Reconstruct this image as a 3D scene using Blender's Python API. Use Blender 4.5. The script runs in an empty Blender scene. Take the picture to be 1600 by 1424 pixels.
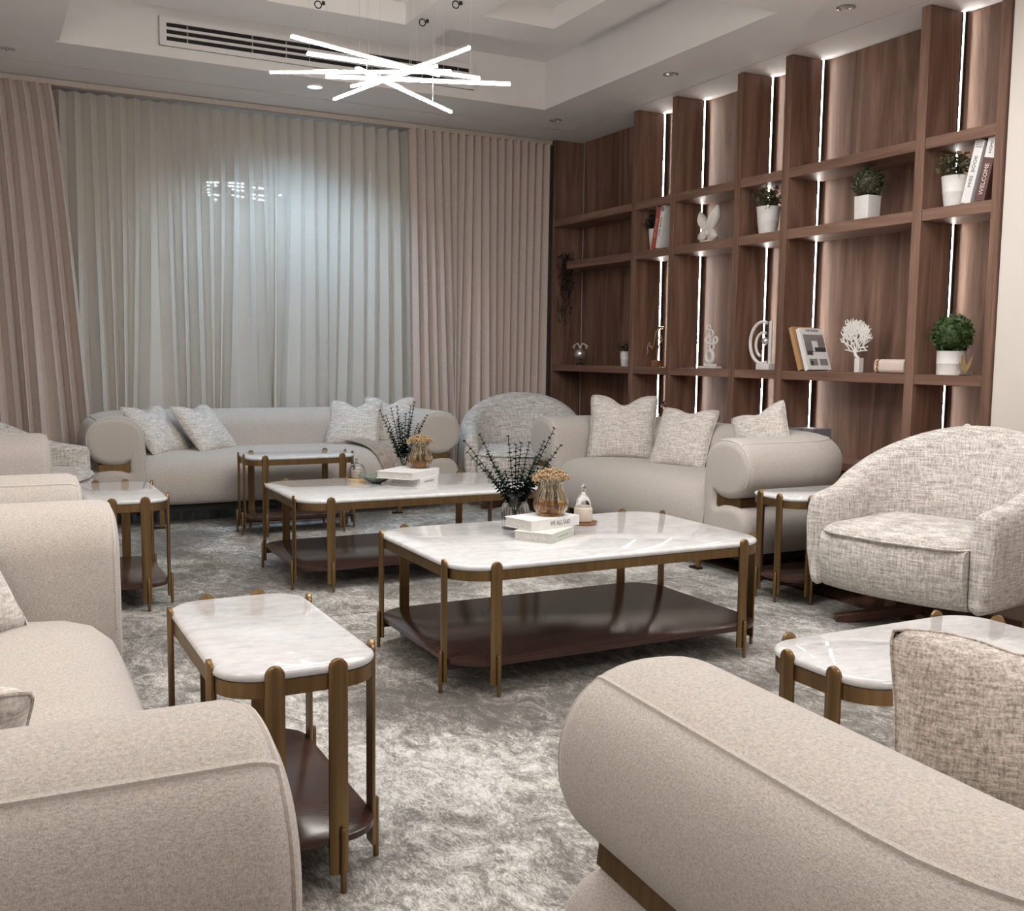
import bpy, bmesh, math, random
from mathutils import Vector, Matrix
PI = math.pi
S = bpy.context.scene
COL = S.collection

# ------------------------------------------------------------------ camera
yaw, pitch, roll = math.radians(27.579), math.radians(-5.609), math.radians(0.7106)
Fv = Vector((math.sin(yaw) * math.cos(pitch), math.cos(yaw) * math.cos(pitch), math.sin(pitch)))
r0 = Vector((math.cos(yaw), -math.sin(yaw), 0))
u0 = r0.cross(Fv)
rv = r0 * math.cos(roll) + u0 * math.sin(roll)
uv = -r0 * math.sin(roll) + u0 * math.cos(roll)
cam = bpy.data.cameras.new('camera')
co = bpy.data.objects.new('camera', cam)
COL.objects.link(co)
m = Matrix.Identity(4)
for i in range(3):
    m[i][0], m[i][1], m[i][2] = rv[i], uv[i], -Fv[i]
m[0][3], m[1][3], m[2][3] = 0, 0, 1.25
co.matrix_world = m
cam.sensor_fit = 'HORIZONTAL'
cam.sensor_width = 36
cam.lens = 36 * 1597 / 1600
cam.clip_start = 0.05
S.camera = co

# ------------------------------------------------------------------ exposure, world, large lights
S.view_settings.view_transform = 'Standard'
S.view_settings.look = 'None'
S.view_settings.gamma = 1
S.view_settings.use_curve_mapping = False
S.view_settings.exposure = 0.3
w = bpy.data.worlds.new('dusk_sky')
S.world = w
w.use_nodes = True
w.node_tree.nodes['Background'].inputs[0].default_value = (0.32, 0.42, 0.5, 1)
w.node_tree.nodes['Background'].inputs[1].default_value = 0.10


def area(name, loc, size, energy, color=(1, 1, 1), rot=(0, 0, 0), size_y=None):
    l = bpy.data.lights.new(name, 'AREA')
    l.energy = energy
    l.color = color
    l.size = size
    if size_y:
        l.shape = 'RECTANGLE'
        l.size_y = size_y
    o = bpy.data.objects.new(name, l)
    o.location = loc
    o.rotation_euler = rot
    COL.objects.link(o)
    return o




def lamp(name, loc, r, energy, color):
    l = bpy.data.lights.new(name, 'POINT')
    l.energy = energy
    l.color = color
    l.shadow_soft_size = r
    o = bpy.data.objects.new(name, l)
    o.location = loc
    COL.objects.link(o)
    return o


WARM = (1.0, 0.95, 0.90)
# added fill lights out of view, no real fittings: near, left and overhead
lamp('fill_near', (2.0, 0.2, 2.35), 0.40, 72, WARM)
lamp('fill_left', (-0.45, 2.4, 2.40), 0.35, 40, WARM)
area('overhead_fill_middle', (2.4, 3.4, 3.2), 3.0, 80, (1, 0.98, 0.96), size_y=1.6)
area('window_fill', (2.40, 9.7, 3.30), 1.7, 60, (0.66, 0.85, 1.0), rot=(math.radians(-38), 0, 0), size_y=0.35)  # added fill hidden above the window head, backlights the sheer


def spot(name, loc, energy, color, angle, rx=0.0, blend=0.9, r=0.04):
    l = bpy.data.lights.new(name, 'SPOT')
    l.energy = energy
    l.color = color
    l.spot_size = math.radians(angle)
    l.spot_blend = blend
    l.shadow_soft_size = r
    o = bpy.data.objects.new(name, l)
    o.location = loc
    o.rotation_euler = (rx, 0, 0)
    COL.objects.link(o)
    return o


spot('downlight_cool', (2.311, 7.687, 3.215), 95, (0.52, 0.76, 1.0), 120, math.radians(14))

# ------------------------------------------------------------------ materials
MATS = {}


def newmat(name):
    mt = bpy.data.materials.new(name)
    mt.use_nodes = True
    nt = mt.node_tree
    nt.nodes.clear()
    out = nt.nodes.new('ShaderNodeOutputMaterial')
    b = nt.nodes.new('ShaderNodeBsdfPrincipled')
    nt.links.new(b.outputs[0], out.inputs[0])
    MATS[name] = mt
    return mt, nt, b, out


def N(nt, t, **kw):
    n = nt.nodes.new(t)
    for k, v in kw.items():
        if k in n.inputs.keys():
            n.inputs[k].default_value = v
        else:
            setattr(n, k, v)
    return n


def noise(nt, vec, scale, detail=3.0, rough=0.55, dist=0.0):
    n = N(nt, 'ShaderNodeTexNoise', Scale=scale, Detail=detail, Roughness=rough, Distortion=dist)
    nt.links.new(vec, n.inputs['Vector'])
    return n.outputs['Fac']


def mapping(nt, sc=(1, 1, 1), rot=(0, 0, 0)):
    t = N(nt, 'ShaderNodeTexCoord')
    mp = N(nt, 'ShaderNodeMapping')
    mp.inputs['Scale'].default_value = sc
    mp.inputs['Rotation'].default_value = rot
    nt.links.new(t.outputs['Object'], mp.inputs['Vector'])
    return mp.outputs['Vector']


def ramp(nt, fac, stops):
    r = N(nt, 'ShaderNodeValToRGB')
    e = r.color_ramp.elements
    while len(e) < len(stops):
        e.new(0.5)
    for el, (p, c) in zip(e, stops):
        el.position = p
        el.color = (*c, 1)
    nt.links.new(fac, r.inputs[0])
    return r.outputs[0]


def math_(nt, op, a, b):
    n = N(nt, 'ShaderNodeMath', operation=op)
    for i, v in enumerate((a, b)):
        if isinstance(v, (int, float)):
            n.inputs[i].default_value = v
        else:
            nt.links.new(v, n.inputs[i])
    return n.outputs[0]


def bump(nt, b, h, strength, distance):
    n = N(nt, 'ShaderNodeBump')
    n.inputs['Strength'].default_value = strength
    n.inputs['Distance'].default_value = distance
    nt.links.new(h, n.inputs['Height'])
    nt.links.new(n.outputs[0], b.inputs['Normal'])


def plain(name, col, rough=0.5, metal=0.0, spec=0.5, emit=None, estr=0.0, noise_amt=0.06, nscale=30):
    mt, nt, b, out = newmat(name)
    v = mapping(nt)
    f = noise(nt, v, nscale)
    lo = tuple(max(0, c * (1 - noise_amt)) for c in col)
    hi = tuple(min(1, c * (1 + noise_amt)) for c in col)
    nt.links.new(ramp(nt, f, [(0.3, lo), (0.7, hi)]), b.inputs['Base Color'])
    b.inputs['Roughness'].default_value = rough
    b.inputs['Metallic'].default_value = metal
    b.inputs['Specular IOR Level'].default_value = spec
    if emit:
        b.inputs['Emission Color'].default_value = (*emit, 1)
        b.inputs['Emission Strength'].default_value = estr
    return mt


def woven(name, dark, light, fine, streak, contrast=0.2, bstr=0.5, bdist=0.002):
    """threads running both ways: noise stretched along the cloth and up it"""
    mt, nt, b, out = newmat(name)
    a = noise(nt, mapping(nt, (streak, streak, fine)), 1.0, 2.5, 0.6)
    c = noise(nt, mapping(nt, (fine, fine, streak)), 1.0, 2.5, 0.6)
    d = noise(nt, mapping(nt, (fine * 1.2, fine * 1.2, fine * 1.2)), 1.0, 2.0, 0.5)
    s = math_(nt, 'ADD', math_(nt, 'ADD', math_(nt, 'MULTIPLY', a, 0.40), math_(nt, 'MULTIPLY', c, 0.35)), math_(nt, 'MULTIPLY', d, 0.25))
    nt.links.new(ramp(nt, s, [(0.5 - contrast / 2, dark), (0.5 + contrast / 2, light)]), b.inputs['Base Color'])
    b.inputs['Roughness'].default_value = 0.92
    b.inputs['Specular IOR Level'].default_value = 0.15
    b.inputs['Sheen Weight'].default_value = 0.25
    b.inputs['Sheen Roughness'].default_value = 0.6
    bump(nt, b, s, bstr, bdist)
    return mt


woven('boucle', (0.325, 0.290, 0.262), (0.585, 0.54, 0.50), 520, 150, 0.24, 0.6, 0.0018)
woven('tweed', (0.285, 0.255, 0.232), (0.77, 0.73, 0.69), 120, 13, 0.23, 0.6, 0.004)
woven('pillow_weave', (0.34, 0.30, 0.27), (0.78, 0.74, 0.695), 130, 17, 0.25, 0.5, 0.003)
woven('pillow_coarse', (0.27, 0.232, 0.20), (0.72, 0.66, 0.60), 190, 32, 0.21, 0.9, 0.004)
woven('throw_knit', (0.22, 0.17, 0.14), (0.42, 0.34, 0.285), 60, 14, 0.3, 0.8, 0.006)
woven('piping_cord', (0.40, 0.368, 0.338), (0.62, 0.58, 0.54), 300, 200, 0.3, 0.3, 0.001)


def wood(name, dark, mid, light, rough=0.45, axis=2, sc=1.0):
    mt, nt, b, out = newmat(name)
    s = [5.5 * sc] * 3
    s[axis] = 0.5 * sc
    s2 = [70 * sc] * 3
    s2[axis] = 2.2 * sc
    big = noise(nt, mapping(nt, tuple(s)), 1.0, 5, 0.62, 1.6)
    fine = noise(nt, mapping(nt, tuple(s2)), 1.0, 3, 0.6)
    s = math_(nt, 'ADD', math_(nt, 'MULTIPLY', big, 0.82), math_(nt, 'MULTIPLY', fine, 0.18))
    nt.links.new(ramp(nt, s, [(0.33, dark), (0.5, mid), (0.66, light)]), b.inputs['Base Color'])
    b.inputs['Roughness'].default_value = rough
    b.inputs['Specular IOR Level'].default_value = 0.35
    bump(nt, b, fine, 0.15, 0.001)
    return mt


wood('walnut', (0.078, 0.039, 0.026), (0.165, 0.091, 0.063), (0.26, 0.156, 0.114), 0.5, 2)
wood('walnut_board', (0.10, 0.052, 0.036), (0.185, 0.103, 0.073), (0.26, 0.156, 0.114), 0.5, 1)
wood('dark_wood', (0.030, 0.014, 0.011), (0.050, 0.024, 0.019), (0.075, 0.037, 0.030), 0.2, 0)
wood('floor_wood', (0.10, 0.055, 0.035), (0.17, 0.10, 0.065), (0.24, 0.145, 0.10), 0.18, 1, 0.6)
wood('leg_wood', (0.05, 0.022, 0.014), (0.085, 0.038, 0.025), (0.12, 0.055, 0.037), 0.35, 0)


def brass(name, c1, c2, rough):
    mt, nt, b, out = newmat(name)
    f = noise(nt, mapping(nt, (60, 60, 3)), 1.0, 3)
    nt.links.new(ramp(nt, f, [(0.3, c1), (0.7, c2)]), b.inputs['Base Color'])
    b.inputs['Metallic'].default_value = 0.9
    b.inputs['Roughness'].default_value = rough
    return mt


brass('antique_brass', (0.20, 0.125, 0.058), (0.27, 0.175, 0.085), 0.38)
brass('bright_gold', (0.75, 0.52, 0.26), (0.85, 0.62, 0.34), 0.22)
brass('chrome', (0.75, 0.75, 0.76), (0.85, 0.85, 0.86), 0.15)


def marble():
    mt, nt, b, out = newmat('marble')
    v = mapping(nt, (5, 9, 5), (0, 0, 0.5))
    a = noise(nt, v, 1.0, 6, 0.65, 0.8)
    c = noise(nt, mapping(nt, (26, 44, 20), (0, 0, 0.5)), 1.0, 4, 0.6, 0.3)
    s = math_(nt, 'ADD', math_(nt, 'MULTIPLY', a, 0.6), math_(nt, 'MULTIPLY', c, 0.4))
    nt.links.new(ramp(nt, s, [(0.34, (0.50, 0.507, 0.525)), (0.5, (0.62, 0.622, 0.63)), (0.64, (0.71, 0.708, 0.708))]), b.inputs['Base Color'])
    b.inputs['Roughness'].default_value = 0.05
    b.inputs['Specular IOR Level'].default_value = 0.4


marble()


def rugmat():
    mt, nt, b, out = newmat('rug_pile')
    big = noise(nt, mapping(nt, (1.5, 1.1, 1)), 1.0, 4, 0.6, 0.8)
    mid = noise(nt, mapping(nt, (8, 5, 1), (0, 0, 0.5)), 1.0, 8, 0.78, 2.2)
    fine = noise(nt, mapping(nt, (70, 30, 1), (0, 0, -0.45)), 1.0, 5, 0.7, 2.0)
    s = math_(nt, 'ADD', math_(nt, 'ADD', math_(nt, 'MULTIPLY', big, 0.34), math_(nt, 'MULTIPLY', mid, 0.36)), math_(nt, 'MULTIPLY', fine, 0.30))
    nt.links.new(ramp(nt, s, [(0.43, (0.105, 0.098, 0.086)), (0.485, (0.23, 0.22, 0.20)), (0.52, (0.40, 0.39, 0.365)), (0.575, (0.68, 0.675, 0.655))]), b.inputs['Base Color'])
    b.inputs['Roughness'].default_value = 0.75
    b.inputs['Specular IOR Level'].default_value = 0.25
    b.inputs['Sheen Weight'].default_value = 0.2
    bump(nt, b, s, 0.6, 0.012)


rugmat()

plain('ceiling_paint', (0.76, 0.73, 0.72), 0.9, noise_amt=0.02, nscale=3)
plain('wall_paint', (0.66, 0.61, 0.56), 0.9, noise_amt=0.02, nscale=3)
plain('rail_paint', (0.52, 0.45, 0.40), 0.7)
plain('black_slot', (0.006, 0.006, 0.007), 0.7)
plain('dark_metal', (0.03, 0.025, 0.022), 0.4, 0.6)
plain('white_ceramic', (0.74, 0.72, 0.70), 0.35)
plain('white_matte', (0.74, 0.72, 0.70), 0.8)
plain('white_paper', (0.72, 0.71, 0.70), 0.6)
plain('page_block', (0.62, 0.60, 0.57), 0.9, noise_amt=0.15, nscale=120)
plain('book_pale', (0.78, 0.77, 0.77), 0.45)
plain('book_green', (0.60, 0.63, 0.56), 0.5)
plain('book_red', (0.42, 0.085, 0.06), 0.5)
plain('book_brown', (0.13, 0.062, 0.055), 0.5)
plain('book_tan', (0.46, 0.27, 0.13), 0.6)
plain('book_grey', (0.20, 0.19, 0.20), 0.6)
plain('ink_dark', (0.05, 0.05, 0.055), 0.6)
plain('ink_grey', (0.25, 0.23, 0.22), 0.6)
plain('ink_light', (0.72, 0.66, 0.62), 0.6)
plain('ink_pink', (0.72, 0.45, 0.38), 0.6)
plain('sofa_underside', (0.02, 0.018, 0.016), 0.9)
plain('satin', (0.70, 0.66, 0.60), 0.35)
plain('pink_card', (0.66, 0.55, 0.50), 0.5)
plain('soil', (0.02, 0.016, 0.012), 0.95)
plain('leaf_dark', (0.010, 0.026, 0.018), 0.8, 0.0, 0.15, noise_amt=0.4, nscale=60)
plain('leaf_green', (0.045, 0.085, 0.022), 0.55, noise_amt=0.5, nscale=50)
plain('leaf_olive', (0.075, 0.075, 0.035), 0.55, noise_amt=0.5, nscale=50)
plain('leaf_black', (0.012, 0.012, 0.011), 0.6)
plain('stem_brown', (0.08, 0.06, 0.03), 0.7)
plain('dried_tan', (0.40, 0.275, 0.15), 0.8, noise_amt=0.35, nscale=90)
plain('candle_wax', (0.55, 0.47, 0.40), 0.6)
plain('green_glaze', (0.17, 0.21, 0.165), 0.12, noise_amt=0.3)
plain('amber_saucer', (0.30, 0.15, 0.07), 0.25, 0.3)
plain('facade_dark', (0.10, 0.11, 0.12), 0.9)
plain('window_frame_paint', (0.55, 0.55, 0.54), 0.5)
plain('led_white', (1, 1, 1), 0.5, emit=(1.0, 0.955, 0.89), estr=42.0)
plain('led_off', (0.35, 0.30, 0.28), 0.4)
plain('bar_glow', (1, 1, 1), 0.5, emit=(1.0, 0.97, 0.88), estr=50.0)
plain('downlight_glow', (1, 1, 1), 0.5, emit=(0.55, 0.95, 1.0), estr=5.0)
plain('facade_lit', (1, 1, 1), 0.5, emit=(0.90, 1.0, 1.0), estr=9.0)
plain('bulb_off', (0.5, 0.48, 0.46), 0.2)


def glass(name, col, rough=0.02, tint=1.0):
    mt, nt, b, out = newmat(name)
    b.inputs['Base Color'].default_value = (*col, 1)
    b.inputs['Roughness'].default_value = rough
    b.inputs['Transmission Weight'].default_value = tint
    b.inputs['IOR'].default_value = 1.35
    return mt


glass('clear_glass', (0.96, 0.97, 0.97))
glass('amber_glass', (0.96, 0.88, 0.74), 0.03)
glass('amber_base', (0.62, 0.30, 0.08), 0.08)
glass('pane_glass', (0.95, 0.97, 1.0), 0.0)
MATS['pane_glass'].node_tree.nodes['Principled BSDF'].inputs['IOR'].default_value = 1.05


def curtain_mat(name, dark, light, trans, transl):
    mt, nt, b, out = newmat(name)
    v = mapping(nt, (160, 160, 40))
    f = noise(nt, v, 1.0, 2)
    nt.links.new(ramp(nt, f, [(0.3, dark), (0.7, light)]), b.inputs['Base Color'])
    b.inputs['Roughness'].default_value = 0.85
    b.inputs['Specular IOR Level'].default_value = 0.15
    sh = b.outputs[0]
    if transl:
        tl = N(nt, 'ShaderNodeBsdfTranslucent')
        tl.inputs[0].default_value = (*light, 1)
        mx = N(nt, 'ShaderNodeMixShader')
        mx.inputs[0].default_value = transl
        nt.links.new(sh, mx.inputs[1])
        nt.links.new(tl.outputs[0], mx.inputs[2])
        sh = mx.outputs[0]
    if trans:
        tp = N(nt, 'ShaderNodeBsdfTransparent')
        mx = N(nt, 'ShaderNodeMixShader')
        mx.inputs[0].default_value = trans
        nt.links.new(sh, mx.inputs[1])
        nt.links.new(tp.outputs[0], mx.inputs[2])
        sh = mx.outputs[0]
    nt.links.new(sh, out.inputs[0])


curtain_mat('drape_cloth', (0.55, 0.465, 0.415), (0.65, 0.56, 0.51), 0, 0.0)
curtain_mat('sheer_cloth', (0.72, 0.675, 0.615), (0.80, 0.76, 0.70), 0.09, 0.25)

# ------------------------------------------------------------------ mesh helpers


class MB:
    def __init__(s):
        s.v, s.f = [], []

    def add(s, vs, fs):
        o = len(s.v)
        s.v += [tuple(p) for p in vs]
        s.f += [tuple(i + o for i in f) for f in fs]
        return s

    def box(s, x0, x1, y0, y1, z0, z1):
        return s.add([(x0, y0, z0), (x1, y0, z0), (x1, y1, z0), (x0, y1, z0), (x0, y0, z1), (x1, y0, z1), (x1, y1, z1), (x0, y1, z1)],
                     [(3, 2, 1, 0), (4, 5, 6, 7), (0, 1, 5, 4), (1, 2, 6, 5), (2, 3, 7, 6), (3, 0, 4, 7)])

    def tube(s, pts, r, n=8, closed=False):
        pts = [Vector(p) for p in pts]
        k = len(pts)
        rr = r if isinstance(r, (list, tuple)) else [r] * k
        vs, fs = [], []
        ref = None
        for i, p in enumerate(pts):
            a = pts[(i - 1) % k] if (closed or i > 0) else p
            b = pts[(i + 1) % k] if (closed or i < k - 1) else p
            t = (b - a)
            if t.length < 1e-9:
                t = Vector((0, 0, 1))
            t.normalize()
            if ref is None:
                ref = Vector((0, 0, 1)) if abs(t.z) < 0.9 else Vector((1, 0, 0))
            n1 = ref - t * ref.dot(t)
            if n1.length < 1e-6:
                n1 = t.orthogonal()
            n1.normalize()
            ref = n1
            n2 = t.cross(n1)
            for j in range(n):
                an = 2 * PI * j / n
                vs.append(p + (n1 * math.cos(an) + n2 * math.sin(an)) * rr[i])
        m = k if closed else k - 1
        for i in range(m):
            for j in range(n):
                a, b = i * n + j, i * n + (j + 1) % n
                c, d = ((i + 1) % k) * n + (j + 1) % n, ((i + 1) % k) * n + j
                fs.append((a, b, c, d))
        if not closed:
            fs.append(tuple(range(n - 1, -1, -1)))
            fs.append(tuple((k - 1) * n + j for j in range(n)))
        return s.add(vs, fs)

    def lathe(s, prof, n=32, c=(0, 0, 0), rib=0.0, ribs=0, cap=True):
        vs, fs = [], []
        for (r, z) in prof:
            for j in range(n):
                an = 2 * PI * j / n
                q = r * (1 + rib * math.cos(ribs * an)) if rib else r
                vs.append((c[0] + q * math.cos(an), c[1] + q * math.sin(an), c[2] + z))
        for i in range(len(prof) - 1):
            for j in range(n):
                fs.append((i * n + j, i * n + (j + 1) % n, (i + 1) * n + (j + 1) % n, (i + 1) * n + j))
        if cap:
            fs.append(tuple(range(n - 1, -1, -1)))
            fs.append(tuple((len(prof) - 1) * n + j for j in range(n)))
        return s.add(vs, fs)

    def ball(s, c, r, n=8, m=6, sc=(1, 1, 1)):
        vs, fs = [(c[0], c[1], c[2] - r * sc[2])], []
        for i in range(1, m):
            ph = -PI / 2 + PI * i / m
            for j in range(n):
                an = 2 * PI * j / n
                vs.append((c[0] + r * sc[0] * math.cos(ph) * math.cos(an), c[1] + r * sc[1] * math.cos(ph) * math.sin(an), c[2] + r * sc[2] * math.sin(ph)))
        vs.append((c[0], c[1], c[2] + r * sc[2]))
        for j in range(n):
            fs.append((0, 1 + (j + 1) % n, 1 + j))
            fs.append((len(vs) - 1, 1 + (m - 2) * n + j, 1 + (m - 2) * n + (j + 1) % n))
        for i in range(m - 2):
            for j in range(n):
                a, b = 1 + i * n + j, 1 + i * n + (j + 1) % n
                fs.append((a, b, b + n, a + n))
        return s.add(vs, fs)

    def prism(s, poly, axis, a, b):
        """polygon in the plane square to axis, pushed from a to b"""
        def P(p, t):
            if axis == 'z':
                return (p[0], p[1], t)
            if axis == 'y':
                return (p[0], t, p[1])
            return (t, p[0], p[1])
        n = len(poly)
        vs = [P(p, a) for p in poly] + [P(p, b) for p in poly]
        fs = [tuple(range(n - 1, -1, -1)), tuple(range(n, 2 * n))]
        fs += [(i, (i + 1) % n, n + (i + 1) % n, n + i) for i in range(n)]
        return s.add(vs, fs)

    def rings(s, loops, cap0=True, cap1=True, closed_loop=True):
        n = len(loops[0])
        vs = [p for l in loops for p in l]
        fs = []
        for i in range(len(loops) - 1):
            for j in range(n if closed_loop else n - 1):
                fs.append((i * n + j, i * n + (j + 1) % n, (i + 1) * n + (j + 1) % n, (i + 1) * n + j))
        if cap0:
            fs.append(tuple(range(n - 1, -1, -1)))
        if cap1:
            fs.append(tuple((len(loops) - 1) * n + j for j in range(n)))
        return s.add(vs, fs)

    def xf(s, M):
        s.v = [tuple(M @ Vector(p)) for p in s.v]
        return s

    def build(s, name, mat, parent=None, smooth=True, bevel=0.0, seg=2, ang=50, fix=True):
        me = bpy.data.meshes.new(name)
        me.from_pydata(s.v, [], s.f)
        me.validate()
        if fix:
            bm = bmesh.new()
            bm.from_mesh(me)
            bmesh.ops.recalc_face_normals(bm, faces=bm.faces)
            bm.to_mesh(me)
            bm.free()
        me.materials.append(MATS[mat] if isinstance(mat, str) else mat)
        if smooth:
            me.polygons.foreach_set('use_smooth', [True] * len(me.polygons))
            try:
                me.set_sharp_from_angle(angle=math.radians(ang))
            except Exception:
                pass
        o = bpy.data.objects.new(name, me)
        COL.objects.link(o)
        if parent:
            o.parent = parent
        if bevel:
            b = o.modifiers.new('bevel', 'BEVEL')
            b.width = bevel
            b.segments = seg
            b.limit_method = 'ANGLE'
            b.angle_limit = math.radians(ang)
            b.harden_normals = False
        return o


def thing(name, label, cat, loc=(0, 0, 0), rz=0.0, group=None):
    o = bpy.data.objects.new(name, None)
    o.empty_display_size = 0.1
    COL.objects.link(o)
    o.location = loc
    o.rotation_euler = (0, 0, rz)
    o['label'] = label
    o['category'] = cat
    if group:
        o['group'] = group
    return o


def tag(o, label, cat, group=None):
    o['label'] = label
    o['category'] = cat
    if group:
        o['group'] = group
    return o


def struct(o):
    o['kind'] = 'structure'
    return o


def rrect(x0, x1, y0, y1, r, n=8):
    pts = []
    for cx, cy, a0 in ((x1 - r, y0 + r, -90), (x1 - r, y1 - r, 0), (x0 + r, y1 - r, 90), (x0 + r, y0 + r, 180)):
        for i in range(n + 1):
            a = math.radians(a0 + 90 * i / n)
            pts.append((cx + r * math.cos(a), cy + r * math.sin(a)))
    return pts


def text_part(body, size, mat, parent, M, name='lettering', depth=0.0006, squash=1.0):
    """letters as real raised mesh; M places the text plane in the parent's frame"""
    cu = bpy.data.curves.new('lettering', 'FONT')
    cu.body = body
    cu.size = size
    cu.extrude = depth
    cu.align_x = 'CENTER'
    cu.align_y = 'CENTER'
    cu.resolution_u = 2
    t = bpy.data.objects.new('lettering_tmp', cu)
    COL.objects.link(t)
    dg = bpy.context.evaluated_depsgraph_get()
    me = bpy.data.meshes.new_from_object(t.evaluated_get(dg))
    bpy.data.objects.remove(t)
    me.transform(Matrix.Diagonal((squash, 1, 1, 1)))
    me.transform(M)
    me.materials.clear()
    me.materials.append(MATS[mat])
    o = bpy.data.objects.new(name, me)
    COL.objects.link(o)
    o.parent = parent
    return o


def frame(x, y, o):
    """matrix with given x and y directions and origin"""
    x = Vector(x).normalized()
    y = Vector(y)
    y = (y - x * y.dot(x)).normalized()
    z = x.cross(y)
    M = Matrix.Identity(4)
    for i in range(3):
        M[i][0], M[i][1], M[i][2], M[i][3] = x[i], y[i], z[i], o[i]
    return M


# ================================================================== THE ROOM
ZC = 3.235
YB = 9.0     # back wall face
struct(MB().box(-1.0, 6.2, -3.0, 9.4, -0.15, -0.006).build('floor', 'floor_wood', smooth=False))

# rugs
for nm, y0, y1, lab in (('near', 0.1, 4.622, 'grey abstract rug under the front coffee table'),
                        ('far', 4.634, 7.78, 'grey abstract rug under the rear coffee table and back sofa')):
    o = MB().box(-0.95, 3.92, y0, y1, -0.006, 0.0).build('rug', 'rug_pile', smooth=False)
    tag(o, lab, 'rug', 'abstract grey rugs')

# walls
XS = 4.8
wx0, wx1, wz0, wz1 = 1.42, 3.30, 0.25, 2.96
mb = MB()
mb.box(-1.0, wx0, YB, YB + 0.2, -0.1, 3.9).box(wx1, 6.2, YB, YB + 0.2, -0.1, 3.9)
mb.box(wx0, wx1, YB, YB + 0.2, -0.1, wz0).box(wx0, wx1, YB, YB + 0.2, wz1, 3.9)
struct(mb.build('wall_back', 'wall_paint', smooth=False))
struct(MB().box(-1.15, -1.0, -3.0, 9.4, -0.1, 3.9).build('wall_left', 'wall_paint', smooth=False))
struct(MB().box(-1.15, 6.2, -3.15, -3.0, -0.1, 3.9).build('wall_front', 'wall_paint', smooth=False))
mb = MB().box(XS + 0.02, 6.2, -3.0, 3.675, -0.1, 3.9).box(XS + 0.36, 6.2, 3.675, 9.4, -0.1, 3.9)
struct(mb.build('wall_right', 'wall_paint', smooth=False))

# window behind the sheer
win = struct(MB().box(wx0, wx1, YB + 0.10, YB + 0.106, wz0, wz1).build('window_1', 'pane_glass', smooth=False))
f = MB()
for a, b in ((wx0, wx0 + 0.05), (2.335, 2.385), (wx1 - 0.05, wx1)):
    f.box(a, b, YB + 0.08, YB + 0.13, wz0, wz1)
f.box(wx0, wx1, YB + 0.08, YB + 0.13, wz0, wz0 + 0.05).box(wx0, wx1, YB + 0.08, YB + 0.13, wz1 - 0.05, wz1)
f.build('window_frame', 'window_frame_paint', win, smooth=False)

# building across the street with lit windows, seen through the sheer
bl = thing('street_building', 'dark building with small lit windows seen through the sheer curtain', 'building', (0, 15.0, -0.15))
MB().box(-3, 12, 0, 0.4, 0, 12).build('facade', 'facade_dark', bl, smooth=False)


def across(px, py):
    d = rv * ((px - 800) / 1597) + uv * ((712 - py) / 1597) + Fv
    t = 14.99 / d.y
    return d.x * t, 1.25 + d.z * t


lit = []
for i in range(4):
    lit += [(325 + 5 * i, 285)] if i < 4 else []
lit += [(326, 290), (337, 290), (326, 296), (326, 301), (327, 305), (335, 304), (340, 305), (337, 312)]
for cx, ys in ((359, (286, 291)), (364, (286, 291, 296, 305)), (372, (287, 292, 298, 307)), (379, (287, 292, 298, 308))):
    lit += [(cx, y) for y in ys]
for cx, ys in ((397, (293, 304, 310)), (406, (294, 305, 312)), (411, (295, 306, 313)), (430, (304,)), (438, (305,))):
    lit += [(cx, y) for y in ys]
for px, py in lit:
    x, z = across(px, py)
    MB().box(x - 0.018, x + 0.018, -0.02, 0.0, z + 0.15 - 0.011, z + 0.15 + 0.011).build('lit_window', 'facade_lit', bl, smooth=False)

# ------------------------------------------------------------------ ceiling
tx0, tx1, ty0, ty1 = 0.54, 4.14, 4.73, 7.43
mb = MB()
mb.box(-1.0, tx0, -3.0, 9.4, ZC, 3.9).box(tx1, 6.2, -3.0, 9.4, ZC, 3.9)
mb.box(tx0, tx1, ty1, 9.4, ZC, 3.9).box(tx0, tx1, 1.9, ty0, ZC, 3.9).box(tx0, tx1, -3.0, -0.6, ZC, 3.9)
mb.box(tx0, tx1, -0.6, 1.9, 3.62, 3.9)
mb.box(tx0, tx1, ty0, ty1, 3.60, 3.9)
# lowered centre of the tray, notched at its far right corner, with two square coffers
zd = 3.46
cof = ((1.70, 2.64, 5.2, 6.68), (3.02, 3.55, 5.2, 6.26))
def slab(x0, x1, y0, y1):
    mb.box(x0, x1, y0, y1, zd, 3.60)
slab(0.95, 1.70, ty0 + 0.3, 7.12)
slab(1.70, 2.64, ty0 + 0.3, 5.2)
slab(1.70, 2.64, 6.68, 7.12)
slab(2.64, 2.94, ty0 + 0.3, 7.12)
slab(2.94, 3.02, ty0 + 0.3, 6.62)
slab(3.02, 3.55, ty0 + 0.3, 5.2)
slab(3.02, 3.55, 6.26, 6.62)
slab(3.55, 3.85, ty0 + 0.3, 6.62)
ceil = struct(mb.build('ceiling', 'ceiling_paint', smooth=False))
# thin joint lines in the soffit board, and the small edge bead of the tray
mb = MB().box(-1.0, 4.74, 8.02, 8.028, ZC - 0.0025, ZC).box(4.732, 4.74, -3, 8.028, ZC - 0.0025, ZC)
struct(mb.build('trim_1', 'rail_paint', smooth=False))
mb = MB().box(tx0 - 0.02, tx1 + 0.02, ty1, ty1 + 0.02, ZC - 0.006, ZC).box(tx1, tx1 + 0.02, ty0, ty1, ZC - 0.006, ZC)
struct(mb.build('trim_2', 'ceiling_paint', smooth=False))
# curtain pelmet / rail under the ceiling
struct(MB().box(-1.0, 4.79, 8.44, 8.50, ZC - 0.045, ZC - 0.008).box(-1.0, 4.79, 8.46, 8.66, ZC - 0.008, ZC).build('trim_3', 'rail_paint', smooth=False))

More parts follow.
